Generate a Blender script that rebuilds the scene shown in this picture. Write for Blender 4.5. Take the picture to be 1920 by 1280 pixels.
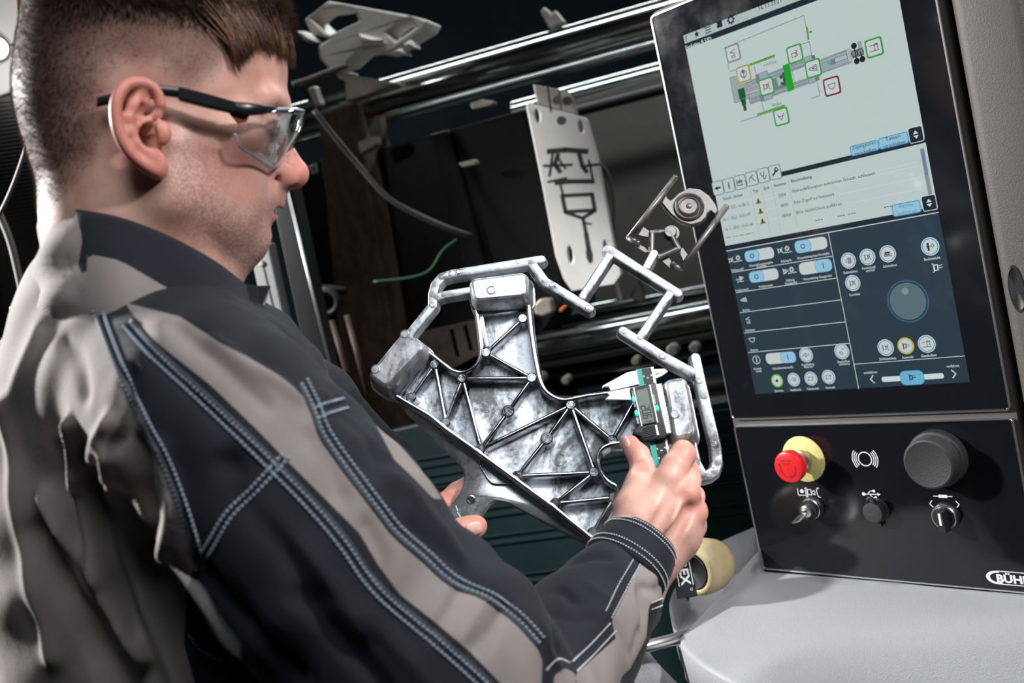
import bpy, bmesh, math, random
import numpy as np
from mathutils import Vector, Matrix
from mathutils.bvhtree import BVHTree
from mathutils.geometry import tessellate_polygon

random.seed(7)
rng = np.random.default_rng(7)
for _o in list(bpy.data.objects):
    bpy.data.objects.remove(_o)
SC = bpy.context.scene
COL = SC.collection
PI = math.pi

# ---------------------------------------------------------------- camera
F = 1923.0                                        # focal length for a 1920 px wide frame


def nrm(v):
    v = np.array(v, float)
    return v / np.linalg.norm(v)


DOWN = nrm([.2148, .9742, .082])                  # world "down" seen from the tilted camera
PX1 = np.array([-1740, 222, 1923.])               # horizontal run of the console front
PX1 = nrm(PX1 - PX1.dot(DOWN) * DOWN)
_Z = -DOWN
_Y = nrm(np.array([0, 0, 1.]) - _Z[2] * _Z)
_X = np.cross(_Y, _Z)
RW = np.array([_X, _Y, _Z])                       # optics axes -> world axes
CAMLOC = np.array([0, 0, 1.5])


def toW(p):
    return np.asarray(p, float) @ RW.T + CAMLOC


def dW(v):
    return np.asarray(v, float) @ RW.T


def pc(px, py, d):
    return np.array([(px - 960) / F * d, (py - 640) / F * d, d])


def W(px, py, d):
    return Vector(toW(pc(px, py, d)))


cam_d = bpy.data.cameras.new('camera')
cam_d.sensor_width = 36
cam_d.lens = F * 36 / 1920
cam_d.clip_start = .02
cam_d.dof.use_dof = True
cam_d.dof.focus_distance = 1.02
cam_d.dof.aperture_fstop = 6.3
cam = bpy.data.objects.new('camera', cam_d)
COL.objects.link(cam)
cols = [dW([1, 0, 0]), dW([0, -1, 0]), dW([0, 0, -1])]
cam.matrix_world = Matrix([[cols[0][i], cols[1][i], cols[2][i], CAMLOC[i]] for i in range(3)] + [[0, 0, 0, 1]])
SC.camera = cam

# ---------------------------------------------------------------- world, lights, exposure
wd = bpy.data.worlds.new('world')
SC.world = wd
wd.use_nodes = True
wd.node_tree.nodes['Background'].inputs[0].default_value = (.55, .62, .7, 1)
wd.node_tree.nodes['Background'].inputs[1].default_value = .022
SC.view_settings.view_transform = 'Standard'
SC.view_settings.look = 'None'
SC.view_settings.gamma = 1
SC.view_settings.use_curve_mapping = False
SC.view_settings.exposure = 0


def lamp(name, kind, pos, target, energy, color=(1, 1, 1), size=.3, size_y=None, spot=60, spread=180):
    d = bpy.data.lights.new(name, kind)
    d.energy = energy
    d.color = color
    if kind == 'AREA':
        d.size = size
        d.spread = math.radians(spread)
        if size_y:
            d.shape = 'RECTANGLE'
            d.size_y = size_y
    else:
        d.shadow_soft_size = size
        if kind == 'SPOT':
            d.spot_size = math.radians(spot)
            d.spot_blend = .6
    o = bpy.data.objects.new(name, d)
    COL.objects.link(o)
    p, t = Vector(toW(pos)), Vector(toW(target))
    o.location = p
    o.rotation_euler = (t - p).to_track_quat('-Z', 'Y').to_euler()
    return o


def strip_lamp(name, pos, target, energy, color, lx, ly):
    """long strip light hung parallel to the tie bars"""
    o = lamp(name, 'AREA', pos, target, energy, color, lx, ly)
    z = nrm(dW(np.array(pos, float) - np.array(target, float)))
    x = dW(np.array([-.926, .223, .305]))
    x = nrm(x - x.dot(z) * z)
    y = np.cross(z, x)
    p = toW(pos)
    o.matrix_world = Matrix([[x[i], y[i], z[i], p[i]] for i in range(3)] + [[0, 0, 0, 1]])
    return o


lamp('flash_rim', 'SPOT', [-2.1, -.50, 1.46], [.0, .15, 1.15], 560, (1, .985, .97), .09, spot=75)
lamp('flash_key', 'AREA', [.95, -1.05, .05], [.08, .1, .92], 3.6, (1, .96, .94), .14, spread=60)
lamp('softbox_top', 'AREA', [.05, -1.15, -.05], [.08, .1, .95], 2.4, (.93, .97, 1), .9, .6, spread=60)  # unseen area lamp, added so the cast metal has something bright to reflect
strip_lamp('hall_strip_back', [.0, -1.75, 3.7], [.0, -.1, 2.5], 32, (.92, 1, .96), 3.2, .12)
strip_lamp('hall_strip_front', [.1, -1.75, 1.9], [.1, .1, 2.4], 26, (.9, .95, 1), 2.6, .1)
# ---------------------------------------------------------------- helpers: frames


class Frame:
    """A right-handed local frame: o, ex, ey, ez in optics axes; local metres."""

    def __init__(s, o, ex, ey, ez=None):
        s.o = np.array(o, float)
        s.ex = nrm(ex)
        ey = np.array(ey, float)
        s.ey = nrm(ey - ey.dot(s.ex) * s.ex)
        s.ez = np.cross(s.ex, s.ey)
        wo = toW(s.o)
        a, b, c = dW(s.ex), dW(s.ey), dW(s.ez)
        s.M = Matrix([[a[i], b[i], c[i], wo[i]] for i in range(3)] + [[0, 0, 0, 1]])

    def hit(s, px, py, h=0.):
        r = pc(px, py, 1.)
        t = (s.ez.dot(s.o) + h) / s.ez.dot(r)
        p = r * t - s.o
        return (p.dot(s.ex), p.dot(s.ey))

    def hits(s, pts, h=0.):
        return [s.hit(x, y, h) for x, y in pts]

    def P(s, px, py, h=0.):
        u, v = s.hit(px, py, h)
        return Vector((u, v, h))

    def depth(s, px, py, h=0.):
        r = pc(px, py, 1.)
        return (s.ez.dot(s.o) + h) / s.ez.dot(r)

    def L(s, p):                                   # optics point -> local
        q = np.asarray(p, float) - s.o
        return np.stack([q @ s.ex, q @ s.ey, q @ s.ez], -1)


def lin(r, g, b):
    return tuple(((c / 255 + .055) / 1.055) ** 2.4 if c > 10 else c / 255 / 12.92 for c in (r, g, b))



# ---------------------------------------------------------------- helpers: materials
MATS = {}


def mat(name, color, rough=.5, metal=0., spec=.5, noise=0., nscale=20., bump=0., bscale=200., sss=0., coat=0.,
        emit=None, estr=1., stretch=None, dark=None, rnoise=0., detail=4.):
    if name in MATS:
        return MATS[name]
    m = bpy.data.materials.new(name)
    m.use_nodes = True
    nt = m.node_tree
    N, Lk = nt.nodes, nt.links
    b = N['Principled BSDF']
    b.inputs['Base Color'].default_value = (*color, 1)
    b.inputs['Roughness'].default_value = rough
    b.inputs['Metallic'].default_value = metal
    b.inputs['Specular IOR Level'].default_value = spec
    b.inputs['Coat Weight'].default_value = coat
    b.inputs['Coat Roughness'].default_value = .04
    if sss:
        b.inputs['Subsurface Weight'].default_value = sss
        b.inputs['Subsurface Radius'].default_value = (.012, .004, .002)
        b.inputs['Subsurface Scale'].default_value = .35
    if emit:
        b.inputs['Emission Color'].default_value = (*emit, 1)
        b.inputs['Emission Strength'].default_value = estr
    co = None
    if noise or bump or rnoise:
        tc = N.new('ShaderNodeTexCoord')
        co = tc.outputs['Object']
        if stretch:
            mp = N.new('ShaderNodeMapping')
            mp.inputs['Scale'].default_value = stretch
            Lk.new(co, mp.inputs['Vector'])
            co = mp.outputs['Vector']
    if noise or rnoise:
        t = N.new('ShaderNodeTexNoise')
        t.inputs['Scale'].default_value = nscale
        t.inputs['Detail'].default_value = detail
        t.inputs['Roughness'].default_value = .65
        Lk.new(co, t.inputs['Vector'])
        rp = N.new('ShaderNodeValToRGB')
        d = dark or tuple(c * (1 - noise) for c in color)
        rp.color_ramp.elements[0].color = (*d, 1)
        rp.color_ramp.elements[0].position = .32
        rp.color_ramp.elements[1].color = (*color, 1)
        rp.color_ramp.elements[1].position = .66
        Lk.new(t.outputs['Fac'], rp.inputs['Fac'])
        if noise:
            Lk.new(rp.outputs['Color'], b.inputs['Base Color'])
        if rnoise:
            mr = N.new('ShaderNodeMapRange')
            mr.inputs['From Min'].default_value = .3
            mr.inputs['From Max'].default_value = .7
            mr.inputs['To Min'].default_value = max(.03, rough - rnoise)
            mr.inputs['To Max'].default_value = rough + rnoise
            Lk.new(t.outputs['Fac'], mr.inputs['Value'])
            Lk.new(mr.outputs['Result'], b.inputs['Roughness'])
    if bump:
        t2 = N.new('ShaderNodeTexNoise')
        t2.inputs['Scale'].default_value = bscale
        t2.inputs['Detail'].default_value = 3
        Lk.new(co, t2.inputs['Vector'])
        bm = N.new('ShaderNodeBump')
        bm.inputs['Strength'].default_value = bump
        bm.inputs['Distance'].default_value = .002
        Lk.new(t2.outputs['Fac'], bm.inputs['Height'])
        Lk.new(bm.outputs['Normal'], b.inputs['Normal'])
    MATS[name] = m
    return m


def glow(color, s=1.):
    """face of the lit screen: emits its own colour, the glass in front reflects"""
    k = 'screen_%02x%02x%02x' % tuple(int(255 * min(1, c)) for c in color)
    m = mat(k, (.004, .004, .005), .06, spec=.5, emit=color, estr=s)
    return m


# ---------------------------------------------------------------- helpers: mesh building
class MB:
    def __init__(s):
        s.v, s.f, s.m = [], [], []

    def add(s, v, f, mi=0):
        o = len(s.v)
        s.v.extend([tuple(p) for p in v])
        s.f.extend([tuple(i + o for i in q) for q in f])
        s.m.extend([mi] * len(f))
        return s

    def rings(s, rings, closed=True, cap0=True, cap1=True, mi=0):
        n = len(rings[0])
        v, f = [], []
        for r in rings:
            v.extend(r)
        for i in range(len(rings) - 1):
            for j in range(n if closed else n - 1):
                a, b = i * n + j, i * n + (j + 1) % n
                f.append((a, b, b + n, a + n))
        if cap0:
            f.append(tuple(range(n))[::-1])
        if cap1:
            f.append(tuple((len(rings) - 1) * n + j for j in range(n)))
        return s.add(v, f, mi)

    def prism(s, poly, z0, z1, mi=0):
        return s.prisml(poly, [(z0, 0), (z1, 0)], mi)

    def prisml(s, poly, levels, mi=0):
        """levels: (z, inset)"""
        poly = ccw(poly)
        rs = [[(x, y, z) for x, y in inset(poly, d)] if d else [(x, y, z) for x, y in poly] for z, d in levels]
        n = len(poly)
        v, f = [], []
        for r in rs:
            v.extend(r)
        for i in range(len(rs) - 1):
            for j in range(n):
                a, b = i * n + j, i * n + (j + 1) % n
                f.append((a, b, b + n, a + n))
        tri = tessellate_polygon([[Vector(p) for p in rs[0]]])
        for t in tri:
            a, b, c = [rs[0][k] for k in t]
            up = (b[0] - a[0]) * (c[1] - a[1]) - (b[1] - a[1]) * (c[0] - a[0]) > 0
            f.append(tuple(t)[::-1] if up else tuple(t))
        o = (len(rs) - 1) * n
        for t in tri:
            a, b, c = [rs[0][k] for k in t]
            up = (b[0] - a[0]) * (c[1] - a[1]) - (b[1] - a[1]) * (c[0] - a[0]) > 0
            q = tuple(t) if up else tuple(t)[::-1]
            f.append(tuple(k + o for k in q))
        return s.add(v, f, mi)

    def box(s, c, d, mi=0):
        x, y, z = c
        a, b, e = d[0] / 2, d[1] / 2, d[2] / 2
        return s.prism([(x - a, y - b), (x + a, y - b), (x + a, y + b), (x - a, y + b)], z - e, z + e, mi)

    def tube(s, path, r, n=10, mi=0, cap=True):
        path = [Vector(p) for p in path]
        rr = r if hasattr(r, '__len__') else [r] * len(path)
        up = None
        rings = []
        for i, p in enumerate(path):
            a = path[max(0, i - 1)]
            b = path[min(len(path) - 1, i + 1)]
            t = (b - a).normalized()
            if up is None:
                up = t.orthogonal().normalized()
            x = (up - up.dot(t) * t).normalized()
            y = t.cross(x)
            up = x
            rings.append([p + (x * math.cos(k * 2 * PI / n) + y * math.sin(k * 2 * PI / n)) * rr[i] for k in range(n)])
        return s.rings(rings, True, cap, cap, mi)

    def lathe(s, prof, n=32, c=(0, 0, 0), mi=0, sx=1., sy=1., cap=True):
        rings = [[(c[0] + r * sx * math.cos(k * 2 * PI / n), c[1] + r * sy * math.sin(k * 2 * PI / n), c[2] + z)
                  for k in range(n)] for r, z in prof]
        return s.rings(rings, True, cap, cap, mi)

    def ball(s, c, r, n=12, mi=0, sc=(1, 1, 1)):
        pr = []
        for i in range(1, n // 2):
            a = -PI / 2 + PI * i / (n // 2)
            pr.append([(c[0] + sc[0] * r * math.cos(a) * math.cos(k * 2 * PI / n),
                        c[1] + sc[1] * r * math.cos(a) * math.sin(k * 2 * PI / n),
                        c[2] + sc[2] * r * math.sin(a)) for k in range(n)])
        return s.rings(pr, True, True, True, mi)

    def flat(s, poly, z, mi=0):
        """a flat printed shape facing +z"""
        poly = ccw(poly)
        v = [(x, y, z) for x, y in poly]
        f = []
        for t in tessellate_polygon([[Vector(p) for p in v]]):
            a, b, c = [v[k] for k in t]
            up = (b[0] - a[0]) * (c[1] - a[1]) - (b[1] - a[1]) * (c[0] - a[0]) > 0
            f.append(tuple(t) if up else tuple(t)[::-1])
        return s.add(v, f, mi)

    def line(s, pts, w, z, mi=0, closed=False):
        """flat stroke"""
        pts = [Vector((p[0], p[1])) for p in pts]
        if closed:
            pts = pts + [pts[0]]
        for a, b in zip(pts[:-1], pts[1:]):
            d = b - a
            if d.length < 1e-7:
                continue
            d.normalize()
            q = Vector((-d.y, d.x)) * w / 2
            e = d * w / 2 * .6
            s.flat([a - e - q, b + e - q, b + e + q, a - e + q], z, mi)
        return s

    def arc(s, c, r, w, z, a0=0, a1=2 * PI, n=32, mi=0, sx=1., sy=1.):
        v, f = [], []
        for k in range(n + 1):
            a = a0 + (a1 - a0) * k / n
            for q in (r - w / 2, r + w / 2):
                v.append((c[0] + q * sx * math.cos(a), c[1] + q * sy * math.sin(a), z))
        for k in range(n):
            f.append((2 * k, 2 * k + 1, 2 * k + 3, 2 * k + 2))
        return s.add(v, f, mi)

    def text(s, t, c, h, z, mi=0, w=None, rot=0., align='c', bold=0.):
        """c: anchor; h: cap height; w: forced total width"""
        v, f = glyphs(t, bold)
        if not len(v):
            return s
        v = np.array(v)
        x0, x1 = v[:, 0].min(), v[:, 0].max()
        k = h / .69
        kx = w / (x1 - x0) if w else k
        x = (v[:, 0] - ({'c': (x0 + x1) / 2, 'l': x0, 'r': x1}[align])) * kx
        y = (v[:, 1] - .345) * k
        cr, sr = math.cos(rot), math.sin(rot)
        return s.add(np.stack([c[0] + x * cr - y * sr, c[1] + x * sr + y * cr, np.full(len(x), z)], 1).tolist(), f, mi)

    def build(s, name, m, parent=None, smooth=False, bevel=0., seg=2, auto=None, fix=False):
        me = bpy.data.meshes.new(name)
        me.from_pydata(s.v, [], s.f)
        ms = m if isinstance(m, (list, tuple)) else [m]
        for q in ms:
            me.materials.append(q)
        me.polygons.foreach_set('material_index', s.m)
        if smooth:
            me.polygons.foreach_set('use_smooth', [True] * len(s.f))
        me.update()
        if fix:
            bm = bmesh.new()
            bm.from_mesh(me)
            bmesh.ops.recalc_face_normals(bm, faces=bm.faces)
            bm.to_mesh(me)
            bm.free()
        if auto is not None:
            try:
                me.polygons.foreach_set('use_smooth', [True] * len(s.f))
                me.set_sharp_from_angle(angle=math.radians(auto))
            except Exception:
                pass
        o = bpy.data.objects.new(name, me)
        COL.objects.link(o)
        if parent is not None:
            o.parent = parent
        if bevel:
            b = o.modifiers.new('bevel', 'BEVEL')
            b.width = bevel
            b.segments = seg
            b.limit_method = 'ANGLE'
            b.angle_limit = math.radians(35)
        return o


GL = {}


def glyphs(t, bold=0.):
    k = (t, bold)
    if k not in GL:
        cu = bpy.data.curves.new('txt', 'FONT')
        cu.body = t
        cu.size = 1
        cu.offset = bold
        cu.resolution_u = 2
        ob = bpy.data.objects.new('txt', cu)
        COL.objects.link(ob)
        dg = bpy.context.evaluated_depsgraph_get()
        me = bpy.data.meshes.new_from_object(ob.evaluated_get(dg))
        GL[k] = ([tuple(v.co) for v in me.vertices], [tuple(p.vertices) for p in me.polygons])
        bpy.data.objects.remove(ob)
        bpy.data.curves.remove(cu)
        bpy.data.meshes.remove(me)
    return GL[k]


def area2(p):
    return sum(p[i][0] * p[(i + 1) % len(p)][1] - p[(i + 1) % len(p)][0] * p[i][1] for i in range(len(p)))


def ccw(p):
    p = [(q[0], q[1]) for q in p]
    return p if area2(p) > 0 else p[::-1]


def inset(poly, d):
    n = len(poly)
    out = []
    for i in range(n):
        a, b, c = Vector(poly[i - 1]), Vector(poly[i]), Vector(poly[(i + 1) % n])
        e, g = (b - a), (c - b)
        if e.length < 1e-9 or g.length < 1e-9:
            out.append(tuple(b))
            continue
        e.normalize()
        g.normalize()
        m, q = Vector((-e.y, e.x)), Vector((-g.y, g.x))
        k = m + q
        l = k.length_squared
        k = k * (2 / l) if l > .3 else m
        out.append(tuple(b + k * d))
    return out


def rpoly(poly, r, n=4):
    """round the corners of a polygon"""
    poly = ccw(poly)
    out = []
    N = len(poly)
    for i in range(N):
        a, b, c = Vector(poly[i - 1]), Vector(poly[i]), Vector(poly[(i + 1) % N])
        rr = min(r, (a - b).length * .45, (c - b).length * .45)
        p, q = b + (a - b).normalized() * rr, b + (c - b).normalized() * rr
        for k in range(n + 1):
            t = k / n
            out.append(tuple(p * (1 - t) ** 2 + b * 2 * t * (1 - t) + q * t * t))
    return out


def rrect(cx, cy, w, h, r, n=4):
    return rpoly([(cx - w / 2, cy - h / 2), (cx + w / 2, cy - h / 2), (cx + w / 2, cy + h / 2), (cx - w / 2, cy + h / 2)], r, n)


def disc(c, r, n=28, sx=1., sy=1.):
    return [(c[0] + r * sx * math.cos(k * 2 * PI / n), c[1] + r * sy * math.sin(k * 2 * PI / n)) for k in range(n)]


def stadium(a, b, r, n=8, rb=None):
    a, b = Vector((a[0], a[1])), Vector((b[0], b[1]))
    rb = r if rb is None else rb
    d = b - a
    t = math.atan2(d.y, d.x)
    out = [(a.x + r * math.cos(t + PI / 2 + PI * k / n), a.y + r * math.sin(t + PI / 2 + PI * k / n)) for k in range(n + 1)]
    out += [(b.x + rb * math.cos(t - PI / 2 + PI * k / n), b.y + rb * math.sin(t - PI / 2 + PI * k / n)) for k in range(n + 1)]
    return out


def bars(mb, path, w, z0, z1, draft=.12, mi=0, soft=.13):
    """cast bar: rounded segments with draft and a soft top edge"""
    for a, b in zip(path[:-1], path[1:]):
        p = stadium(a, b, w / 2)
        h = z1 - z0
        e = min(w * soft, h * .3)
        mb.prisml(p, [(z0, -h * draft), (z1 - e, 0), (z1 - e * .45, e * .25), (z1 - e * .12, e * .62), (z1, e)], mi)


def crom(pts, n=5):
    """Catmull-Rom through points of any dimension"""
    p = [np.array(q, float) for q in pts]
    p = [2 * p[0] - p[1]] + p + [2 * p[-1] - p[-2]]
    out = []
    for i in range(1, len(p) - 2):
        for k in range(n):
            t = k / n
            out.append(.5 * (2 * p[i] + (p[i + 1] - p[i - 1]) * t + (2 * p[i - 1] - 5 * p[i] + 4 * p[i + 1] - p[i + 2]) * t * t
                             + (3 * p[i] - p[i - 1] - 3 * p[i + 1] + p[i + 2]) * t ** 3))
    out.append(p[-2])
    return out


def wall(mb, path, w, z0, z1, draft=.06, mi=0):
    """cast rim swept along an open 2-D path"""
    P = [Vector((q[0], q[1])) for q in path]
    h = z1 - z0
    e = w * .40
    prof = [(-w / 2 - h * draft, z0), (-w / 2, z1 - e), (-w / 2 + e * .3, z1 - e * .3), (-w / 2 + e, z1), (w / 2 - e, z1), (w / 2 - e * .3, z1 - e * .3), (w / 2, z1 - e), (w / 2 + h * draft, z0)]
    rings = []
    for i, p in enumerate(P):
        e1 = (p - P[i - 1]).normalized() if i else (P[1] - p).normalized()
        e2 = (P[i + 1] - p).normalized() if i < len(P) - 1 else e1
        m, q = Vector((-e1.y, e1.x)), Vector((-e2.y, e2.x))
        k = m + q
        k = k * (2 / k.length_squared) if k.length_squared > .5 else m
        rings.append([(p.x + k.x * a, p.y + k.y * a, z) for a, z in prof])
    mb.rings(rings, True, True, True, mi)


# ---------------------------------------------------------------- helpers: scene tree
def tag(o, label, cat, group=None, kind=None):
    if label:
        o['label'] = label
    if cat:
        o['category'] = cat
    if group:
        o['group'] = group
    if kind:
        o['kind'] = kind
    return o


def thing(name, label, cat, fr=None, loc=None, group=None):
    o = bpy.data.objects.new(name, None)
    o.empty_display_size = .05
    COL.objects.link(o)
    if fr is not None:
        o.matrix_world = fr.M
    elif loc is not None:
        o.location = loc
    return tag(o, label, cat, group)


# ---------------------------------------------------------------- helpers: signed-distance sculpting
import openvdb as vdb


class Field:
    """smooth union of round cones and ellipsoids on a voxel grid (any axes)"""

    def __init__(s, lo, hi, vox):
        s.lo = np.array(lo, float)
        s.vox = vox
        s.n = np.ceil((np.array(hi) - s.lo) / vox).astype(int)
        s.D = np.full(s.n, .05, np.float32)

    def _sub(s, lo, hi):
        a = np.clip(np.floor((np.array(lo) - s.lo) / s.vox).astype(int), 0, s.n)
        b = np.clip(np.ceil((np.array(hi) - s.lo) / s.vox).astype(int) + 1, 0, s.n)
        if np.any(b <= a):
            return None
        sl = tuple(slice(i, j) for i, j in zip(a, b))
        g = np.meshgrid(*[s.lo[i] + s.vox * np.arange(a[i], b[i]) for i in range(3)], indexing='ij', sparse=True)
        return sl, [x.astype(np.float32) for x in g]

    def _put(s, sl, d, k, cut):
        A = s.D[sl]
        if cut:
            h = np.clip(.5 - .5 * (A + d) / k, 0, 1)
            s.D[sl] = A * (1 - h) - d * h + k * h * (1 - h)
        elif k <= 0:
            s.D[sl] = np.minimum(A, d)
        else:
            h = np.clip(.5 + .5 * (A - d) / k, 0, 1)
            s.D[sl] = A * (1 - h) + d * h - k * h * (1 - h)

    def cone(s, a, b, ra, rb, k=.01, cut=False):
        a, b = np.array(a, float), np.array(b, float)
        pad = max(ra, rb) + k + 3 * s.vox
        q = s._sub(np.minimum(a, b) - pad, np.maximum(a, b) + pad)
        if q is None:
            return
        sl, g = q
        ab = b - a
        L = max(1e-9, ab.dot(ab))
        t = np.clip(((g[0] - a[0]) * ab[0] + (g[1] - a[1]) * ab[1] + (g[2] - a[2]) * ab[2]) / L, 0, 1)
        d = np.sqrt((g[0] - a[0] - ab[0] * t) ** 2 + (g[1] - a[1] - ab[1] * t) ** 2 + (g[2] - a[2] - ab[2] * t) ** 2) - (ra + (rb - ra) * t)
        s._put(sl, d, k, cut)

    def chain(s, pts, k=.01, cut=False):
        for (a, ra), (b, rb) in zip(pts[:-1], pts[1:]):
            s.cone(a, b, ra, rb, k, cut)

    def ell(s, c, r, k=.01, cut=False, rot=None):
        c, r = np.array(c, float), np.array(r, float)
        pad = max(r) + k + 3 * s.vox
        q = s._sub(c - pad, c + pad)
        if q is None:
            return
        sl, g = q
        X, Y, Z = g[0] - c[0], g[1] - c[1], g[2] - c[2]
        if rot is not None:
            R = np.array(rot)
            X, Y, Z = [R[i, 0] * X + R[i, 1] * Y + R[i, 2] * Z for i in range(3)]
        k0 = np.sqrt((X / r[0]) ** 2 + (Y / r[1]) ** 2 + (Z / r[2]) ** 2)
        k1 = np.sqrt((X / r[0] ** 2) ** 2 + (Y / r[1] ** 2) ** 2 + (Z / r[2] ** 2) ** 2)
        d = k0 * (k0 - 1) / np.maximum(k1, 1e-6)
        s._put(sl, d, k, cut)

    def mesh(s):
        g = vdb.FloatGrid(.05)
        g.copyFromArray(s.D)
        p, t, q = g.convertToPolygons(isovalue=0.0, adaptivity=0.0)
        V = np.array(p, float) * s.vox + s.lo
        return V, [tuple(int(i) for i in f) for f in q] + [tuple(int(i) for i in f) for f in t]


def vnormals(V, Fc):
    me = bpy.data.meshes.new('tmp')
    me.from_pydata(V.tolist(), [], Fc)
    me.update()
    n = np.zeros(len(V) * 3)
    me.vertices.foreach_get('normal', n)
    bpy.data.meshes.remove(me)
    return n.reshape(-1, 3)


def relax(V, Fc, it=2, lam=.5):
    E = set()
    A = []
    for f in Fc:
        for i in range(len(f)):
            A.append((f[i], f[(i + 1) % len(f)]))
    A = np.array(A)
    A = np.concatenate([A, A[:, ::-1]])
    cnt = np.bincount(A[:, 0], minlength=len(V)).astype(float)
    cnt[cnt == 0] = 1
    for _ in range(it):
        S = np.stack([np.bincount(A[:, 0], weights=V[A[:, 1], k], minlength=len(V)) for k in range(3)], 1) / cnt[:, None]
        V = V + lam * (S - V)
    return V


def polydist(V, path):
    """distance of points to a 3-D polyline"""
    path = np.array(path, float)
    d = np.full(len(V), 1e9)
    for a, b in zip(path[:-1], path[1:]):
        ab = b - a
        t = np.clip(((V - a) @ ab) / max(1e-12, ab.dot(ab)), 0, 1)
        d = np.minimum(d, np.linalg.norm(V - a - t[:, None] * ab, axis=1))
    return d


def sd_poly(x, y, poly):
    """signed distance (inside > 0) of 2-D points to a polygon"""
    P = np.array(poly, float)
    d = np.full(len(x), 1e9)
    ins = np.zeros(len(x), bool)
    for i in range(len(P)):
        a, b = P[i - 1], P[i]
        ex, ey = b - a
        t = np.clip(((x - a[0]) * ex + (y - a[1]) * ey) / max(1e-9, ex * ex + ey * ey), 0, 1)
        d = np.minimum(d, np.hypot(x - a[0] - t * ex, y - a[1] - t * ey))
        c = ((a[1] > y) != (b[1] > y))
        with np.errstate(divide='ignore', invalid='ignore'):
            xi = (b[0] - a[0]) * (y - a[1]) / (b[1] - a[1]) + a[0]
        ins ^= c & (x < xi)
    return np.where(ins, d, -d)


def meshobj(name, V, Fc, m, parent=None, attrs=None, smooth=True):
    me = bpy.data.meshes.new(name)
    me.from_pydata(np.asarray(V).tolist(), [], Fc)
    me.materials.append(m)
    if smooth:
        me.polygons.foreach_set('use_smooth', [True] * len(Fc))
    for k, a in (attrs or {}).items():
        at = me.attributes.new(k, 'FLOAT', 'POINT')
        at.data.foreach_set('value', np.asarray(a, np.float32))
    me.update()
    o = bpy.data.objects.new(name, me)
    COL.objects.link(o)
    if parent is not None:
        o.parent = parent
    return o
# ---------------------------------------------------------------- the hall and the machine behind
DR = np.array([-.926, .223, .305])
DR = nrm(DR - DR.dot(DOWN) * DOWN)                # run of the tie bars, away to the left


def BG(d, px=1000, py=400):
    return Frame(pc(px, py, d), -DR, -DOWN)


M_WALLB = mat('slate_wall', lin(78, 100, 116), .7, noise=.3, nscale=2)
M_WALLD = mat('dark_wall', lin(32, 32, 34), .8, noise=.3, nscale=3)
M_CONC = mat('concrete_floor', lin(62, 60, 58), .75, noise=.4, nscale=6)
M_DARK = mat('dark_steel', lin(34, 33, 33), .5, .6, noise=.5, nscale=9)
M_BLK = mat('black_steel', lin(18, 18, 20), .45, .3, noise=.4, nscale=14)
M_RUST = mat('rusty_steel', lin(84, 68, 56), .6, .4, noise=.7, nscale=22, stretch=(2, .7, 1))
M_PALE = mat('pale_cast_metal', lin(165, 158, 150), .45, .35, noise=.35, nscale=14)
M_PALE2 = mat('grey_white_paint', lin(222, 216, 208), .5, noise=.2, nscale=12)
M_DULL = mat('dull_bolt_steel', lin(96, 94, 88), .5, .6)
M_TIE = mat('polished_tie_bar', lin(178, 184, 182), .16, 1., rnoise=.06, nscale=5)
M_TIED = mat('oily_tie_bar', lin(92, 84, 78), .22, 1., noise=.5, nscale=5, stretch=(.3, 3, 3))
M_PLATE = mat('bright_steel_plate', lin(222, 222, 220), .42, .25, noise=.12, nscale=9, bump=.1, bscale=60)
M_GREYP = mat('grey_machine_paint', lin(98, 95, 88), .6, noise=.25, nscale=4)
M_TEALP = mat('teal_machine_paint', lin(8, 37, 42), .5, noise=.35, nscale=6)
M_CABLE = mat('grey_cable', lin(70, 68, 64), .5)
M_LGREY = mat('light_grey_paint', lin(112, 115, 116), .5)
M_WHITE = mat('white_paint', lin(205, 205, 202), .5)
M_HOSE = mat('black_hose', lin(46, 45, 43), .5)
M_GREENW = mat('green_wire', lin(24, 70, 44), .5)


def world_box(name, c, d, m, kind='structure'):
    mb = MB()
    mb.box(c, d)
    return tag(mb.build(name, m), None, None, kind=kind)


world_box('floor', (1, 3, -.05), (14, 14, .1), M_CONC)
world_box('ceiling', (1, 3, 5.05), (14, 14, .1), M_WALLD)
world_box('wall_back', (1, 6.6, 2.5), (14, .1, 5), M_WALLB)
world_box('wall_left', (-4.5, 3, 2.5), (.1, 14, 5), M_WALLD)
world_box('wall_right', (6.5, 3, 2.5), (.1, 14, 5), M_WALLD)


def prismh(mb, outer, holes, z0, z1, mi=0):
    """prism with through holes"""
    outer = ccw(outer)
    holes = [ccw(h)[::-1] for h in holes]
    loops = [outer] + holes
    allp = [p for l in loops for p in l]
    N = len(allp)
    v = [(x, y, z0) for x, y in allp] + [(x, y, z1) for x, y in allp]
    f = []
    for t in tessellate_polygon([[Vector((x, y, 0)) for x, y in l] for l in loops]):
        a, b, c = [allp[k] for k in t]
        up = (b[0] - a[0]) * (c[1] - a[1]) - (b[1] - a[1]) * (c[0] - a[0]) > 0
        t = tuple(t) if up else tuple(t)[::-1]
        f.append(tuple(k + N for k in t))
        f.append(t[::-1])
    o = 0
    for l in loops:
        n = len(l)
        for j in range(n):
            a, b = o + j, o + (j + 1) % n
            f.append((a, b, b + N, a + N))
        o += n
    mb.add(v, f, mi)


# die casting machine ------------------------------------------------
MF = BG(2.4)
mach = thing('die_casting_machine', 'dark die casting machine with polished tie bars and black platens behind the worker', 'machine', MF)


def inM(fr, pts, h):
    """pixel outline on a plane of frame fr -> machine-frame coordinates"""
    off = MF.L(fr.o)
    return [(off[0] + u, off[1] + v) for u, v in fr.hits(pts, h)], off[2] + h


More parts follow.
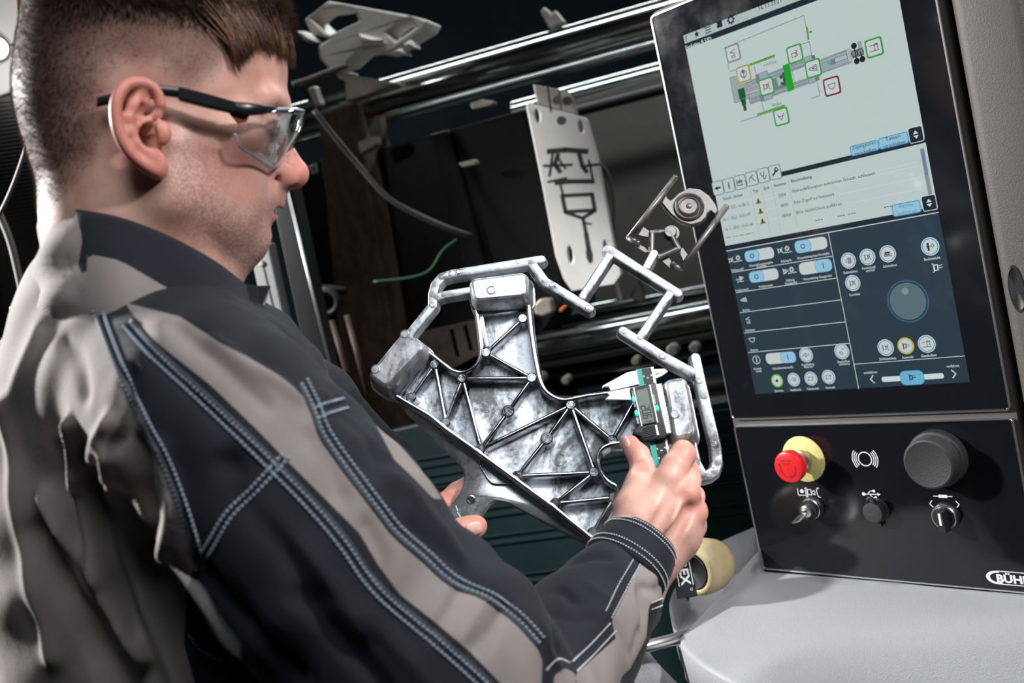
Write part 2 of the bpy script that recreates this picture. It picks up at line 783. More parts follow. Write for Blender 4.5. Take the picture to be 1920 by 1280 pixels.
def slab(name, pts, d, th, m, parent=None, fr=None, holes=(), bevel=.004, h=0.):
    f = fr or BG(d)
    p, z = inM(f, pts, h)
    hl = [inM(f, q, h)[0] for q in holes]
    mb = MB()
    if hl:
        prismh(mb, p, hl, z - th, z)
    else:
        mb.prism(p, z - th, z)
    return mb.build(name, m, mach if parent is None else parent, bevel=bevel)


def mpt(px, py, d):
    return Vector(MF.L(pc(px, py, d)))


def bar(name, px, py, d, r, m, back=2.0, fwd=.5, parent=None):
    o = pc(px, py, d)
    mb = MB()
    mb.tube([Vector(MF.L(o + DR * back)), Vector(MF.L(o - DR * fwd))], r, 40)
    return mb.build(name, m, parent or mach, auto=40)


bar('tie_bar', 1215, 42, 2.3, .042, M_TIE, 1.02)
bar('tie_bar', 1215, 86, 2.45, .012, M_TIE, 1.3)
bar('tie_bar', 1226, 142, 2.9, .034, M_TIE, .42)
bar('guide_rod', 1226, 172, 2.75, .014, M_BLK, .5)
bar('tie_bar', 1317, 546, 2.75, .027, M_TIE, .75)
bar('tie_bar', 1317, 600, 2.35, .045, M_TIE, .52)
bar('tie_bar', 1317, 634, 2.45, .034, M_TIED, 1.1)
bar('guide_rod', 1345, 672, 2.5, .016, M_TIED, 1.2)
bar('guide_rod', 1345, 758, 2.2, .018, M_RUST, 1.0)
bar('guide_rod', 1317, 722, 2.4, .020, M_DARK, 1.3)
slab('moving_platen', [(700, 282), (985, 205), (1062, 560), (1000, 640), (760, 660)], 2.45, .3, M_BLK)
slab('support_panel', [(1070, 190), (1300, 120), (1360, 520), (1120, 590)], 3.0, .05, M_GREYP)
slab('column', [(596, 214), (664, 190), (742, 660), (780, 900), (660, 900)], 2.35, .18, M_RUST)
slab('column', [(540, 330), (600, 300), (690, 800), (610, 800)], 2.5, .2, M_DARK)
slab('lower_platen', [(640, 690), (800, 640), (1010, 590), (1060, 800), (700, 900)], 2.55, .2, M_DARK)
sb = slab('slotted_block', [(770, 628), (866, 606), (962, 585), (972, 640), (905, 660), (850, 690), (770, 700)], 2.4, .08, mat('worn_grey_steel', lin(104, 98, 92), .5, .4, noise=.6, nscale=16),
          holes=[[(842, 618), (850, 616), (862, 668), (855, 671)], [(868, 611), (875, 609), (887, 655), (880, 658)]])
for pts in ([(668, 266), (704, 254), (708, 270), (674, 290)], [(880, 194), (904, 186), (926, 189), (924, 196), (884, 205)], [(858, 306), (890, 298), (893, 308), (866, 314)], [(576, 166), (588, 160), (600, 196), (592, 204)]):
    slab('clamp_block', pts, 2.3, .03, M_PALE)
slab('clamp_block', [(1000, 572), (1012, 560), (1032, 560), (1036, 585), (1018, 592), (1002, 588)], 2.25, .03, M_PALE)
slab('clamp_block', [(1180, 560), (1196, 522), (1208, 552), (1206, 570)], 2.6, .03, M_PALE)
slab('bracket_plate', [(1148, 528), (1158, 526), (1168, 562), (1160, 566)], 2.55, .02, M_PALE)
slab('clamp_block', [(1046, 582), (1056, 572), (1064, 572), (1052, 586)], 2.2, .02, mat('orange_paint', lin(190, 96, 40), .5))
slab('platen_ledge', [(806, 252), (840, 243), (925, 560), (888, 572)], 2.43, .03, M_DARK)
slab('platen_ledge', [(560, 160), (640, 130), (668, 200), (600, 232)], 2.42, .1, M_DARK)
for p, r in (((1262, 656), .0145), ((1303, 652), .0125), ((1193, 676), .010), ((1062, 712), .010), ((1014, 708), .012)):
    mb = MB()
    c = mpt(*p, 2.2)
    mb.lathe([(r, -.02), (r, .006), (r * .7, .010), (.001, .0105)], 14, c)
    mb.build('bolt_head', M_DULL, mach, auto=40)
# toggle clamp with its two rods
mb = MB()
c = mpt(614, 566, 2.2)
mb.arc((c[0], c[1]), .022, .012, c[2], n=24)
rings = [[(c[0] + (.024 + .008 * math.cos(b)) * math.cos(a), c[1] + (.024 + .008 * math.cos(b)) * math.sin(a), c[2] + .008 * math.sin(b)) for b in [k * PI / 4 for k in range(8)]] for a in [k * PI / 12 for k in range(25)]]
mb.rings(rings, True, False, False)
mb.tube([mpt(600, 540, 2.2), mpt(650, 545, 2.2)], .009, 10)
mb.build('toggle_clamp', M_DARK, mach, smooth=True)
for a, b in (((622, 600), (662, 740)), ((650, 590), (690, 738))):
    mb = MB()
    mb.tube([mpt(*a, 2.2), mpt(*b, 2.2)], .0065, 12)
    mb.build('clamp_rod', M_RUST, mach, smooth=True)

# teal guard sheet with pressed folds
TF = BG(2.25, 1000, 900)
guard = thing('guard_cover', 'dark teal folded sheet-metal guard hanging below the tie bars', 'cover', TF)
p = TF.hits([(560, 850), (760, 800), (1010, 745), (1180, 752), (1300, 762), (1480, 730), (1560, 1500), (600, 1500)], 0)
mb = MB()
mb.prism(p, -.03, 0)
mb.build('sheet', M_TEALP, guard, bevel=.004)
for y0 in (845, 880, 905, 958, 1012, 1090):
    mb = MB()
    u0, v0 = TF.hit(980, y0)
    for off, w in ((0, .010), (.018, .005)):
        mb.prisml([(p[0][0] + .03, v0 + off - w / 2), (p[5][0] - .01, v0 + off - w / 2), (p[5][0] - .01, v0 + off + w / 2), (p[0][0] + .03, v0 + off + w / 2)], [(-.001, 0), (.006, w * .3)])
    mb.build('fold', M_TEALP, guard)

# bright steel plate with burnt channel marks
SF = BG(2.15, 1070, 350)
pl = thing('steel_plate', 'bright upright steel plate with dark channel marks and oval slots hanging in the machine', 'plate', SF)
PO = [(986, 197), (991, 191), (1002, 195), (1096, 220), (1101, 226), (1121, 300), (1150, 452), (1165, 514), (1152, 532), (1072, 545), (1057, 524), (1042, 482), (1015, 340)]


def oval(c, a, b, t, n=16):
    ct, st = math.cos(t), math.sin(t)
    return [(c[0] + a * math.cos(k * 2 * PI / n) * ct - b * math.sin(k * 2 * PI / n) * st, c[1] + a * math.cos(k * 2 * PI / n) * st + b * math.sin(k * 2 * PI / n) * ct) for k in range(n)]


mb = MB()
prismh(mb, SF.hits(PO), [SF.hits(oval(*q)) for q in (((1007, 217), 5, 13, -.15), ((1089, 237), 4.5, 13, -.15), ((1069, 477), 5, 17, -.12), ((1135, 462), 3.5, 13, -.12))], -.02, 0)
pb_ = mb.build('plate_body', M_PLATE, pl, bevel=.002)
mb = MB()
mb.prism(SF.hits([(999, 158), (1062, 170), (1072, 182), (1082, 215), (1008, 200)], -.012), -.03, -.012)
mb.build('top_tab', M_PALE, pl, bevel=.002)
MARKS = (([(1028, 284), (1060, 281), (1100, 284)], .0075), ([(1036, 288), (1030, 330)], .0035), ([(1046, 290), (1040, 308), (1050, 322)], .006), ([(1086, 290), (1092, 312), (1100, 322)], .006),
               ([(1020, 311), (1072, 309)], .004), ([(1098, 311), (1124, 308)], .004), ([(1028, 341), (1062, 334)], .0035), ([(1042, 343), (1068, 340), (1112, 340)], .0065),
               ([(1054, 367), (1110, 364), (1115, 394), (1060, 397), (1054, 367)], .0055), ([(1060, 398), (1092, 409), (1115, 395)], .005), ([(1093, 409), (1099, 440)], .0050), ([(1099, 440), (1104, 470)], .0065),
               ([(1046, 296), (1060, 316)], .003), ([(1104, 300), (1112, 340)], .003), ([(1108, 420), (1096, 418)], .003), ([(1027, 161), (1033, 208)], .003), ([(1050, 345), (1056, 366)], .003))
M_BURN = mat('burnt_black', (.01, .01, .011), .7)
for pts, w in MARKS:
    mb = MB()
    mb.line(SF.hits(pts), w * 1.45, .0006)
    mb.build('channel_mark', M_BURN, pb_)
mb = MB()
mb.flat(SF.hits(oval((1105, 478), 6, 16, -.15)), .0006)
mb.build('channel_mark', M_BURN, pb_)
for p in ((1044, 188), (1052, 226)):
    mb = MB()
    mb.lathe([(.0090, -.001), (.0090, .0015), (.0065, .0015), (.0060, .0006), (.0030, .0006), (.0028, .0014), (.0003, .0014)], 18, (*SF.hit(*p), 0))
    mb.build('screw_recess', M_DULL, pb_, auto=40)

# overhead casting
OF = BG(2.3, 680, 70)
ov = thing('overhead_casting', 'pale angular casting with two large openings hanging above the upper tie bar', 'metal casting', OF)
mb = MB()
prismh(mb, OF.hits([(614, 1), (770, 29), (803, 38), (795, 53), (743, 84), (722, 98), (677, 92), (647, 120), (616, 131), (598, 110), (595, 86), (617, 71), (582, 62), (569, 36)]),
       [OF.hits([(583, 34), (600, 19), (647, 12), (664, 19), (672, 40), (616, 66)]), OF.hits([(723, 59), (746, 41), (767, 34), (779, 50), (742, 77)])], -.09, 0)
mb.build('casting_body', M_PALE2, ov, bevel=.006)
for pts in ([(672, 62), (700, 70), (720, 80), (676, 82)], [(735, 97), (752, 90), (762, 102), (738, 100)], [(756, 82), (770, 74), (778, 88), (760, 88)], [(554, 58), (570, 58), (594, 78), (570, 76)]):
    mb = MB()
    mb.prisml(OF.hits(pts, .008), [(-.03, 0), (.006, 0), (.012, .006)])
    mb.build('lug', M_PALE2, ov)
AF = BG(2.32, 690, 165)
ar = thing('wedge_plate', 'pale triangular plate at the end of the upper tie bar', 'plate', AF)
mb = MB()
mb.prism(AF.hits([(628, 134), (746, 156), (735, 163), (648, 191), (645, 151), (634, 148)]), -.05, 0)
mb.build('wedge_body', M_PALE, ar, bevel=.003)

# clamp above the thick bar
CFm = BG(2.4, 1030, 40)
cl = thing('hose_clamp', 'small pale forked clamp above the thick upper tie bar', 'clamp', CFm)
mb = MB()
mb.prism(CFm.hits([(1012, 22), (1020, 12), (1034, 26), (1040, 18), (1060, 42), (1040, 48), (1030, 54)]), -.03, 0)
mb.build('clamp_body', M_PALE, cl, bevel=.004)


def cable(name, pts, r, m, label, cat='cable', group=None, nn=6):
    o = thing(name, label, cat, loc=W(*pts[0]), group=group)
    L = [Vector(toW(q)) - o.location for q in crom([pc(*p) for p in pts], nn)]
    mb = MB()
    mb.tube(L, r, 10)
    mb.build('sheath', m, o, smooth=True)
    return o


cable('hose', [(588, 206, 2.1), (630, 260, 2.12), (668, 305, 2.14), (716, 360, 2.15), (758, 390, 2.16), (830, 424, 2.18), (884, 442, 2.2)], .0062, M_HOSE, 'dark grey hose sagging across the black platen', 'hose')
cable('wire', [(700, 528, 2.2), (770, 520, 2.2), (806, 506, 2.2), (830, 470, 2.2), (858, 448, 2.2)], .003, M_GREENW, 'thin green wire curving in front of the black platen', 'wire')
cable('bent_rod', [(548, 158, 2.1), (575, 150, 2.1), (612, 136, 2.1), (650, 122, 2.1)], .006, M_CABLE, 'thin bent rod in front of the overhead casting', 'rod')
for i, pts in enumerate(([(1118, 300, 2.2), (1138, 322, 2.2), (1148, 360, 2.2), (1150, 410, 2.2), (1152, 470, 2.2)], [(1122, 330, 2.18), (1134, 345, 2.18), (1140, 370, 2.18), (1138, 395, 2.18), (1146, 430, 2.18)])):
    cable('cable', pts, .0038, M_CABLE, ['outer grey cable looping along the right edge of the steel plate', 'inner grey cable close against the right edge of the steel plate'][i])

# sliding guard door left of the machine
DF = Frame(pc(560, 600, 1.9), -DR, -DOWN)
dr_ = thing('guard_door', 'narrow grey and black guard door frame with a bright edge behind the worker’s chest', 'door', DF)
mb = MB()
mb.prism(DF.hits([(468, 470), (502, 455), (906, 2300), (854, 2300)]), -.03, 0)
mb.build('grey_panel', M_LGREY, dr_, bevel=.003)
mb = MB()
mb.line(DF.hits([(494, 500), (552, 740)], .0004), .0035, .0006)
mb.build('panel_joint', M_BLK, dr_)
mb = MB()
mb.prism(DF.hits([(500, 330), (540, 318), (955, 2300), (917, 2300)], -.01), -.05, -.01)
mb.build('black_frame', M_BLK, dr_, bevel=.003)
mb = MB()
mb.tube([Vector((*DF.hit(530, 322, -.006), -.006)), Vector((*DF.hit(644, 786, -.006), -.006))], .0027, 10)
mb.build('bright_edge', mat('aluminium_edge', (.7, .72, .74), .35, .9), dr_, smooth=True)
mb = MB()
mb.lathe([(.0060, 0), (.0060, .002), (.0045, .0040), (.001, .0044)], 20, (*DF.hit(491, 494), 0))
mb.build('bolt_head', M_PALE, dr_, auto=40)
SQ = MF
mb = MB()
u, v = SQ.hit(588, 317)
prismh(mb, rrect(u, v, .019, .021, .003), [rrect(u, v, .008, .010, .001)], -.006, .0)
mb.build('eyelet', M_PALE, mach)

# far left: white cabinet, lamp, louvred cabinet, chain, straps
LF = Frame(pc(0, 100, 1.75), [.96, -.2, .22], -DOWN)
cab = thing('white_cabinet', 'white sheet-metal cabinet at the upper left behind the worker’s head', 'cabinet', LF)
mb = MB()
mb.prism(LF.hits([(-160, -160), (60, -160), (48, 0), (40, 80), (30, 168), (-20, 186), (-160, 220)]), -.08, 0)
mb.build('cabinet_side', M_WHITE, cab, bevel=.006)
mb = MB()
mb.prism(LF.hits([(-160, 104), (36, 80), (36, 84), (-160, 110)], .002), -.001, .002)
mb.build('panel_joint', M_GREYP, cab)
mb = MB()
mb.prism(LF.hits([(28, -20), (46, -20), (44, 20), (38, 34)], .004), -.001, .006)
mb.build('red_strip', mat('red_paint', lin(120, 26, 30), .5), cab)
WL = Frame(pc(-6, 92, 1.72), [.96, -.2, .22], -DOWN)
wl = thing('work_lamp', 'small glaring round lamp on the white cabinet at the left edge', 'lamp', WL)
mb = MB()
mb.lathe([(.004, -.03), (.014, -.024), (.021, -.006), (.022, .006), (.0195, .007), (.0185, .002)], 28, (*WL.hit(-6, 92), 0))
mb.build('housing', M_DULL, wl, auto=40)
mb = MB()
mb.lathe([(.0185, .001), (.0180, .003), (.010, .0055), (.0005, .006)], 28, (*WL.hit(-6, 92), 0))
mb.build('lamp_glass', mat('lit_lamp_glass', (.8, .8, .8), .3, emit=(1, .97, .92), estr=9.), wl, smooth=True)
_l = lamp('work_lamp_light', 'POINT', pc(14, 100, 1.58), pc(14, 100, 2), 1.6, (1, .97, .93), .02)
VF = Frame(pc(40, 400, 1.68), [.96, -.2, .22], -DOWN)
lv_ = thing('louvre_cabinet', 'black louvred cabinet panel behind the worker’s neck', 'cabinet', VF)
mb = MB()
mb.prism(VF.hits([(-160, 215), (34, 176), (150, 440), (560, 2320), (290, 2380)]), -.1, 0)
mb.build('cabinet_side', M_BLK, lv_, bevel=.004)
p0, p1 = VF.hit(-40, 200), VF.hit(110, 690)
mb = MB()
for k in range(70):
    v = p0[1] + (p1[1] - p0[1]) * k / 70
    x1 = VF.hit(34, 186)[0] + (VF.hit(150, 440)[0] - VF.hit(34, 186)[0]) * min(1, max(0, (VF.hit(34, 186)[1] - v) / (VF.hit(34, 186)[1] - VF.hit(150, 440)[1]))) - .006
    mb.prisml([(p0[0], v), (x1, v), (x1, v + .0022), (p0[0], v + .0022)], [(-.001, 0), (.002, .0008)])
tag(mb.build('louvres', M_BLK, lv_), None, None, kind='stuff')
cable('cable', [(52, 268, 1.6), (34, 322, 1.6), (14, 372, 1.6), (-10, 420, 1.6), (-60, 520, 1.6)], .0032, M_CABLE, 'thin grey cable slanting down behind the nape of the worker’s neck')
cable('conduit', [(-6, 390, 1.62), (20, 455, 1.62), (40, 540, 1.62), (60, 640, 1.62)], .006, M_CABLE, 'dark conduit running down beside the louvred cabinet', 'pipe')
ch = thing('chain', 'short steel chain hanging at the left of the worker’s shoulder', 'chain', loc=W(34, 580, 1.5))
path = crom([pc(22, 578, 1.5), pc(44, 577, 1.5), pc(30, 592, 1.5), pc(30, 612, 1.5), pc(36, 630, 1.5), pc(20, 636, 1.5), pc(-14, 642, 1.5)], 2)
for i, (a, b) in enumerate(zip(path[:-1], path[1:])):
    A_, B_ = Vector(toW(a)) - ch.location, Vector(toW(b)) - ch.location
    t = (B_ - A_)
    L_ = t.length * .62
    t.normalize()
    s_ = t.orthogonal().normalized()
    s_ = Matrix.Rotation(i * PI / 2 + .4, 3, t) @ s_
    m_ = (A_ + B_) / 2
    ring = [m_ + t * L_ * math.cos(k * PI / 7) + s_ * .0045 * math.sin(k * PI / 7) for k in range(15)]
    mb = MB()
    mb.tube(ring, .0016, 6)
    mb.build('link', M_TIE, ch, smooth=True)
for i, pts in enumerate(([(-30, 950, 1.25), (0, 1022, 1.25), (50, 1150, 1.25), (106, 1290, 1.25), (160, 1420, 1.25), (560, 2960, 1.25)], [(-20, 1105, 1.3), (0, 1160, 1.3), (22, 1235, 1.3), (46, 1300, 1.3), (90, 1440, 1.3), (480, 2860, 1.3)])):  # bright polished tubes stand in for edge highlights on dark straps
    cable('strap_cable', pts, [.0035, .005][i], M_TIE, ['thin bright cable hugging the worker’s back at lower left', 'thicker bright cable at the lower left corner'][i])

# far right
RF = BG(2.5, 1880, 100)
rw = thing('stained_block', 'stained greenish concrete-like block at the upper right behind the console', 'block', RF)
mb = MB()
mb.prism(RF.hits([(1800, 30), (1870, -60), (2100, -60), (2100, 190), (1860, 216), (1830, 220)]), -.05, 0)
mb.build('block_body', mat('stained_green_grey', lin(104, 108, 94), .7, noise=.75, nscale=9, stretch=(2.2, .6, 1), bump=.3, bscale=40), rw, bevel=.01)
mb = MB()
c = RF.P(1884, 6, .06)
mb.ball(c, .042, 20, sc=(1, .75, .8))
mb.build('dark_hub', mat('dark_gloss', lin(44, 46, 54), .2, .7), rw, smooth=True)
CRF = BG(2.2, 1900, 270)
cr = thing('crate', 'blue lattice plastic crate at the right edge behind the console', 'crate', CRF)
M_BLUE = mat('blue_plastic', lin(22, 88, 140), .4)
mb = MB()
mb.prism(CRF.hits([(1820, 218), (2050, 180), (2050, 196), (1820, 234)], .01), -.02, .01)
mb.build('crate_rim', M_BLUE, cr, bevel=.002)
q0, q1 = CRF.hit(1830, 330), CRF.hit(2050, 215)
mb = MB()
for k in range(-8, 16):
    for sg in (1, -1):
        x = q0[0] + (q1[0] - q0[0]) * k / 12
        a, b = (x, q0[1]), (x + sg * .06, q1[1])
        mb.line([a, b], .005, .002)
        mb.tube([(a[0], a[1], .0), (b[0], b[1], .0)], .0028, 6)
mb.build('lattice', M_BLUE, cr)
mb = MB()
mb.prism(CRF.hits([(1820, 330), (2050, 296), (2050, 420), (1850, 460)], -.09), -.12, -.09)
mb.build('crate_back', M_BLK, cr)
cable('strap', [(1860, 330, 2.15), (1905, 321, 2.15), (1960, 318, 2.15)], .005, mat('tan_strap', lin(150, 118, 84), .6), 'tan strap below the blue crate', 'strap')
slp = thing('dark_shelf', 'dark shelf under the blue crate at the right edge', 'shelf', BG(2.35, 1900, 600))
mb = MB()
mb.prism(BG(2.35, 1900, 600).hits([(1800, 470), (2100, 450), (2100, 1300), (1800, 1300)]), -.1, 0)
mb.build('shelf_front', M_BLK, slp, bevel=.004)
# ---------------------------------------------------------------- control console


M_HOUS = mat('grey_plastic_housing', lin(76, 71, 68), .55, bump=.25, bscale=900)
M_DESK = mat('light_grey_plastic', lin(146, 147, 151), .5, bump=.35, bscale=700)
M_GLASS = mat('black_glass', (.0062, .0072, .009), .12, rnoise=.06, nscale=14, spec=.5)
M_CHROME = mat('satin_silver', (.72, .72, .74), .28, 1.)
M_BLACK = mat('black_plastic', (.012, .013, .015), .42, bump=.1, bscale=500)
M_RUB = mat('dark_rubber', (.022, .023, .026), .6, bump=.3, bscale=900)
M_RED = mat('red_plastic', lin(214, 34, 40), .32)
M_YEL = mat('yellow_plastic', lin(196, 188, 122), .6)
M_WPRINT = mat('white_print', (.75, .77, .8), .6)
M_DPRINT = mat('dark_print', (.05, .01, .01), .6)

PF = Frame(pc(1507, 860, 1.3), -PX1, -DOWN)
con = thing('control_console', 'grey control console with tall touchscreen, black switch panel and light grey desk', 'console', PF)


def rect4(u0, v0, u1, v1):
    return [(u0, v0), (u1, v0), (u1, v1), (u0, v1)]


U0, U1 = -.0965, .2655
VB, VS0, VS1, VT = -.154, .0455, .0535, .592
# body behind the fronts
mb = MB()
mb.prisml(rpoly(rect4(U0 - .002, VB - .03, U1 + .003, VT + .004), .012), [(-.12, .02), (-.1, 0), (-.0035, 0)])
mb.build('housing', M_HOUS, con, bevel=.002)
mb = MB()
mb.prisml(rpoly(rect4(U1 + .0125, VB - .04, U1 + .082, VT + .05), .02, 6), [(-.14, .01), (-.12, 0), (-.004, 0), (.001, .002), (.004, .007), (.005, .013)])
fr_side = mb.build('side_frame', M_HOUS, con, auto=50)
hu, hv = PF.hit(1906, 540)
mb = MB()
mb.lathe([(.0085, .0), (.0085, .0053), (.0076, .0056), (.0073, .0052), (.0004, .0052)], 28, (hu + .002, hv, 0), sy=3.0)
mb.build('grip_hole', M_BLACK, fr_side, auto=40)
# fronts
for nm, v0, v1, rr in (('screen_bezel', VS1, VT, .006), ('switch_panel', VB, VS0, .005)):
    mb = MB()
    mb.prism(rpoly(rect4(U0 + .002, v0 + .002, U1 - .002, v1 - .002), rr), -.004, 0)
    bz = mb.build(nm, M_GLASS, con)
    if nm == 'screen_bezel':
        BEZ = bz
    else:
        SWP = bz
    mb = MB()
    out, inn = rpoly(rect4(U0, v0, U1, v1), rr + .001, 5), rpoly(rect4(U0 + .0023, v0 + .0023, U1 - .0023, v1 - .0023), rr - .001, 5)
    n = len(out)
    rings = [[(x, y, z) for x, y in p] for p, z in ((out, -.0045), (out, .0010), (inset(out, .0006), .0017), (inset(inn, -.0005), .0017), (inn, .0010), (inn, -.0045))]
    mb.rings(rings, True, False, False)
    mb.build('trim_frame', M_CHROME, bz, auto=45)

# ------------------------------------------------ the touchscreen
C_BG, C_BG2 = lin(196, 212, 209), lin(182, 200, 196)
C_DK, C_BAND = lin(44, 61, 73), lin(30, 40, 52)
C_TX, C_WH, C_BLUE, C_LB = lin(28, 34, 40), lin(214, 226, 228), lin(64, 150, 205), lin(150, 202, 228)
C_GR, C_GD, C_GREEN, C_LIME = lin(138, 150, 156), lin(98, 110, 118), lin(18, 170, 30), lin(96, 190, 20)
C_DG, C_YE, C_RD, C_GRN2 = lin(14, 96, 36), lin(196, 186, 92), lin(140, 34, 44), lin(60, 178, 70)
C_BT = lin(206, 214, 214)
SU0, SU1, SV0, SV1 = -.0522, .2265, .0872, .5535
mb = MB()
mb.prism(rect4(SU0, SV0, SU1, SV1), -.001, .0003)
SCR = mb.build('touchscreen', glow(C_DK, .85), con)


class Draw:
    def __init__(s):
        s.mb, s.cols = MB(), []

    def c(s, col):
        if col not in s.cols:
            s.cols.append(col)
        return s.cols.index(col)

    def z(s, l):
        return .00045 + .00016 * l

    def poly(s, pts, col, l=0, px=True):
        s.mb.flat(PF.hits(pts) if px else pts, s.z(l), s.c(col))

    def line(s, pts, w, col, l=1, closed=False, px=True):
        s.mb.line(PF.hits(pts) if px else pts, w, s.z(l), s.c(col), closed)

    def disc(s, p, r, col, l=1, sx=1., sy=1.):
        s.mb.flat(disc(PF.hit(*p), r, 30, sx, sy), s.z(l), s.c(col))

    def rr(s, p, w, h, r, col, l=1):
        u, v = PF.hit(*p)
        s.mb.flat(rrect(u, v, w, h, r), s.z(l), s.c(col))

    def arc(s, p, r, w, col, a0=0, a1=2 * PI, l=2):
        s.mb.arc(PF.hit(*p), r, w, s.z(l), a0, a1, mi=s.c(col))

    def text(s, t, p, h, col, w=None, l=2, align='c', bold=0.):
        s.mb.text(t, PF.hit(*p), h, s.z(l), s.c(col), w, 0, align, bold)

    def build(s, name, parent=None, st=.85):
        return s.mb.build(name, [glow(c, st) for c in s.cols], parent or SCR)


def vv(*pts):
    return sum(PF.hit(*p)[1] for p in pts) / len(pts)


vt = vv((1282, 93), (1477, 10.5))
vb2 = vv((1467, 327), (1345, 358), (1590, 293))
vb3a, vb3b = vv((1361, 463), (1660, 402)), vv((1362, 474), (1753, 395))
E_ = .0035
d = Draw()
d.poly(rect4(SU0, vt + E_, SU1, SV1), C_BG2, 0, False)
d.poly(rect4(SU0, vb2 + E_ * .8, SU1, vt - E_), C_BG, 0, False)
d.poly(rect4(SU0, vt - E_, SU1, vt + E_), C_BAND, 0, False)
d.poly(rect4(SU0, vb2 - E_ * .8, SU1, vb2 + E_ * .8), C_BAND, 0, False)
d.poly(rect4(SU0, vb3a, SU1, vb2 - E_ * .8), C_BG, 0, False)
d.poly(rect4(SU0, vb3b, SU1, vb3a), C_BAND, 0, False)
d.line([(SU0, vb3b), (SU1, vb3b)], .0010, C_WH, 1, px=False)
d.build('screen_background')

def one(name, fn, *a, **k):
    d = Draw()
    getattr(d, fn)(*a, **k)
    return d.build(name)


one('caption', 'text', 'Evolution B 53D', (1310, 81), .0048, C_WH, .040, 2, 'c', .02)
one('caption', 'text', '16.11.2021', (1444, 8), .0046, C_TX, .030)
one('help_icon', 'text', '?', (1287.5, 72.5), .0075, C_TX, None, 2, 'c', .01)
u, v = PF.hit(1307, 64)
one('star_icon', 'poly', [(u + (.0045 if k % 2 == 0 else .0019) * math.sin(k * PI / 5), v + (.0045 if k % 2 == 0 else .0019) * math.cos(k * PI / 5)) for k in range(10)], C_TX, 2, False)
u, v = PF.hit(1328, 56)
d = Draw()
for k in (-1, 0, 1):
    d.line([(u - .0042, v + k * .003), (u + .0042, v + k * .003)], .0012, C_TX, 2, px=False)
d.build('menu_icon')
d = Draw()
for dx, dy in ((0, 0), (4, -1.5)):
    d.disc((1347.5 + dx, 43 + dy), .0022, C_TX, 2)
    d.rr((1348 + dx, 49 + dy), .0052, .0042, .0018, C_TX, 2)
d.text('12', (1351, 56), .0026, C_TX)
d.build('users_icon')
d = Draw()
d.arc((1371, 37), .0034, .0018, C_TX)
u, v = PF.hit(1371, 37)
for k in range(8):
    a = k * PI / 4
    d.line([(u + .0036 * math.cos(a), v + .0036 * math.sin(a)), (u + .0054 * math.cos(a), v + .0054 * math.sin(a))], .0016, C_TX, 2, px=False)
d.build('gear_icon')
for x, y in ((1297, 68), (1317, 60), (1338, 51), (1360, 43), (1383, 31)):
    u, v = PF.hit(x, y)
    one('divider', 'line', [(u, vt + E_), (u, vt + .019)], .0003, C_GR, 1, px=False)


def q6(pts):
    return [(1330 + x / 5.486, 20 + y / 5.486) for x, y in pts]


# machine diagram
d = Draw()
TH = .0005
d.line(q6([(160, 380), (975, 50), (1000, 180)]), TH, C_TX)
d.line(q6([(160, 380), (210, 610)]), TH, C_TX)
d.line(q6([(215, 628), (675, 452)]), TH, C_TX)
d.line(q6([(940, 352), (1030, 316), (1056, 455)]), TH, C_TX)
d.line(q6([(465, 570), (480, 645)]), TH, C_TX)
d.line(q6([(325, 1140), (778, 995)]), TH, C_TX)
d.line(q6([(545, 952), (562, 1028)]), TH, C_TX)
d.line(q6([(1115, 738), (1140, 872), (1052, 905)]), TH, C_TX)
for pts in ([(1005, 172), (1022, 292)], [(410, 562), (672, 468)], [(500, 1068), (775, 975)]):
    d.line(q6(pts), .0022, C_TX, 1)
    d.line(q6(pts), .0014, C_LIME, 2)
d.text('rechts', q6([(627, 538)])[0], .0042, C_GD, .0165)
d.text('links', q6([(697, 958)])[0], .0042, C_GD, .0125)
d.line(q6([(1030, 222), (1056, 212)]), .0008, C_TX)
d.line(q6([(1042, 212), (1050, 228)]), .0008, C_TX)


def gp(pts, col, l=1, edge=True):
    if edge:
        d.line(q6(pts), .0005, C_GD, l + .3, True)
    d.poly(q6(pts), col, l)


C_G1, C_G2, C_G3 = lin(160, 172, 178), lin(122, 134, 142), lin(178, 190, 194)
gp([(212, 690), (330, 655), (420, 900), (262, 952)], C_G1, 1)
gp([(372, 735), (500, 690), (508, 730), (380, 770)], C_G1, 2)
gp([(500, 690), (990, 500), (1000, 560), (510, 745)], C_G1, 2)
gp([(372, 825), (560, 765), (570, 815), (382, 862)], C_G3, 2)
gp([(385, 780), (540, 730), (560, 880), (420, 920)], C_G1, 1)
gp([(410, 910), (1020, 690), (1036, 745), (425, 962)], C_G1, 2)
for a, b in (((372, 750), (985, 520)), ((380, 772), (995, 548)), ((412, 925), (1025, 705)), ((424, 950), (1030, 730)), ((375, 842), (560, 782))):
    d.line(q6([a, b]), .0006, C_GD, 2.4)
gp([(478, 662), (508, 650), (526, 732), (496, 745)], C_G2, 3)
gp([(508, 650), (600, 615), (620, 712), (528, 745)], C_G1, 3)
gp([(520, 870), (552, 858), (568, 925), (536, 938)], C_G2, 3)
gp([(552, 858), (645, 825), (660, 900), (568, 932)], C_G1, 3)
gp([(660, 700), (800, 650), (815, 770), (680, 815)], C_G2, 2)
gp([(692, 684), (760, 660), (775, 760), (712, 778)], C_G3, 3)
gp([(855, 620), (1000, 565), (1020, 690), (880, 738)], C_BG, 2)
gp([(980, 485), (1056, 455), (1110, 728), (1034, 756)], C_G1, 3)
gp([(1056, 465), (1085, 455), (1098, 510), (1066, 522)], C_GD, 3)
gp([(1090, 672), (1128, 662), (1138, 710), (1100, 722)], C_G2, 3)
gp([(1130, 520), (1415, 410), (1450, 530), (1160, 635)], C_G1, 2)
gp([(1290, 490), (1415, 445), (1425, 490), (1300, 535)], C_G3, 3)
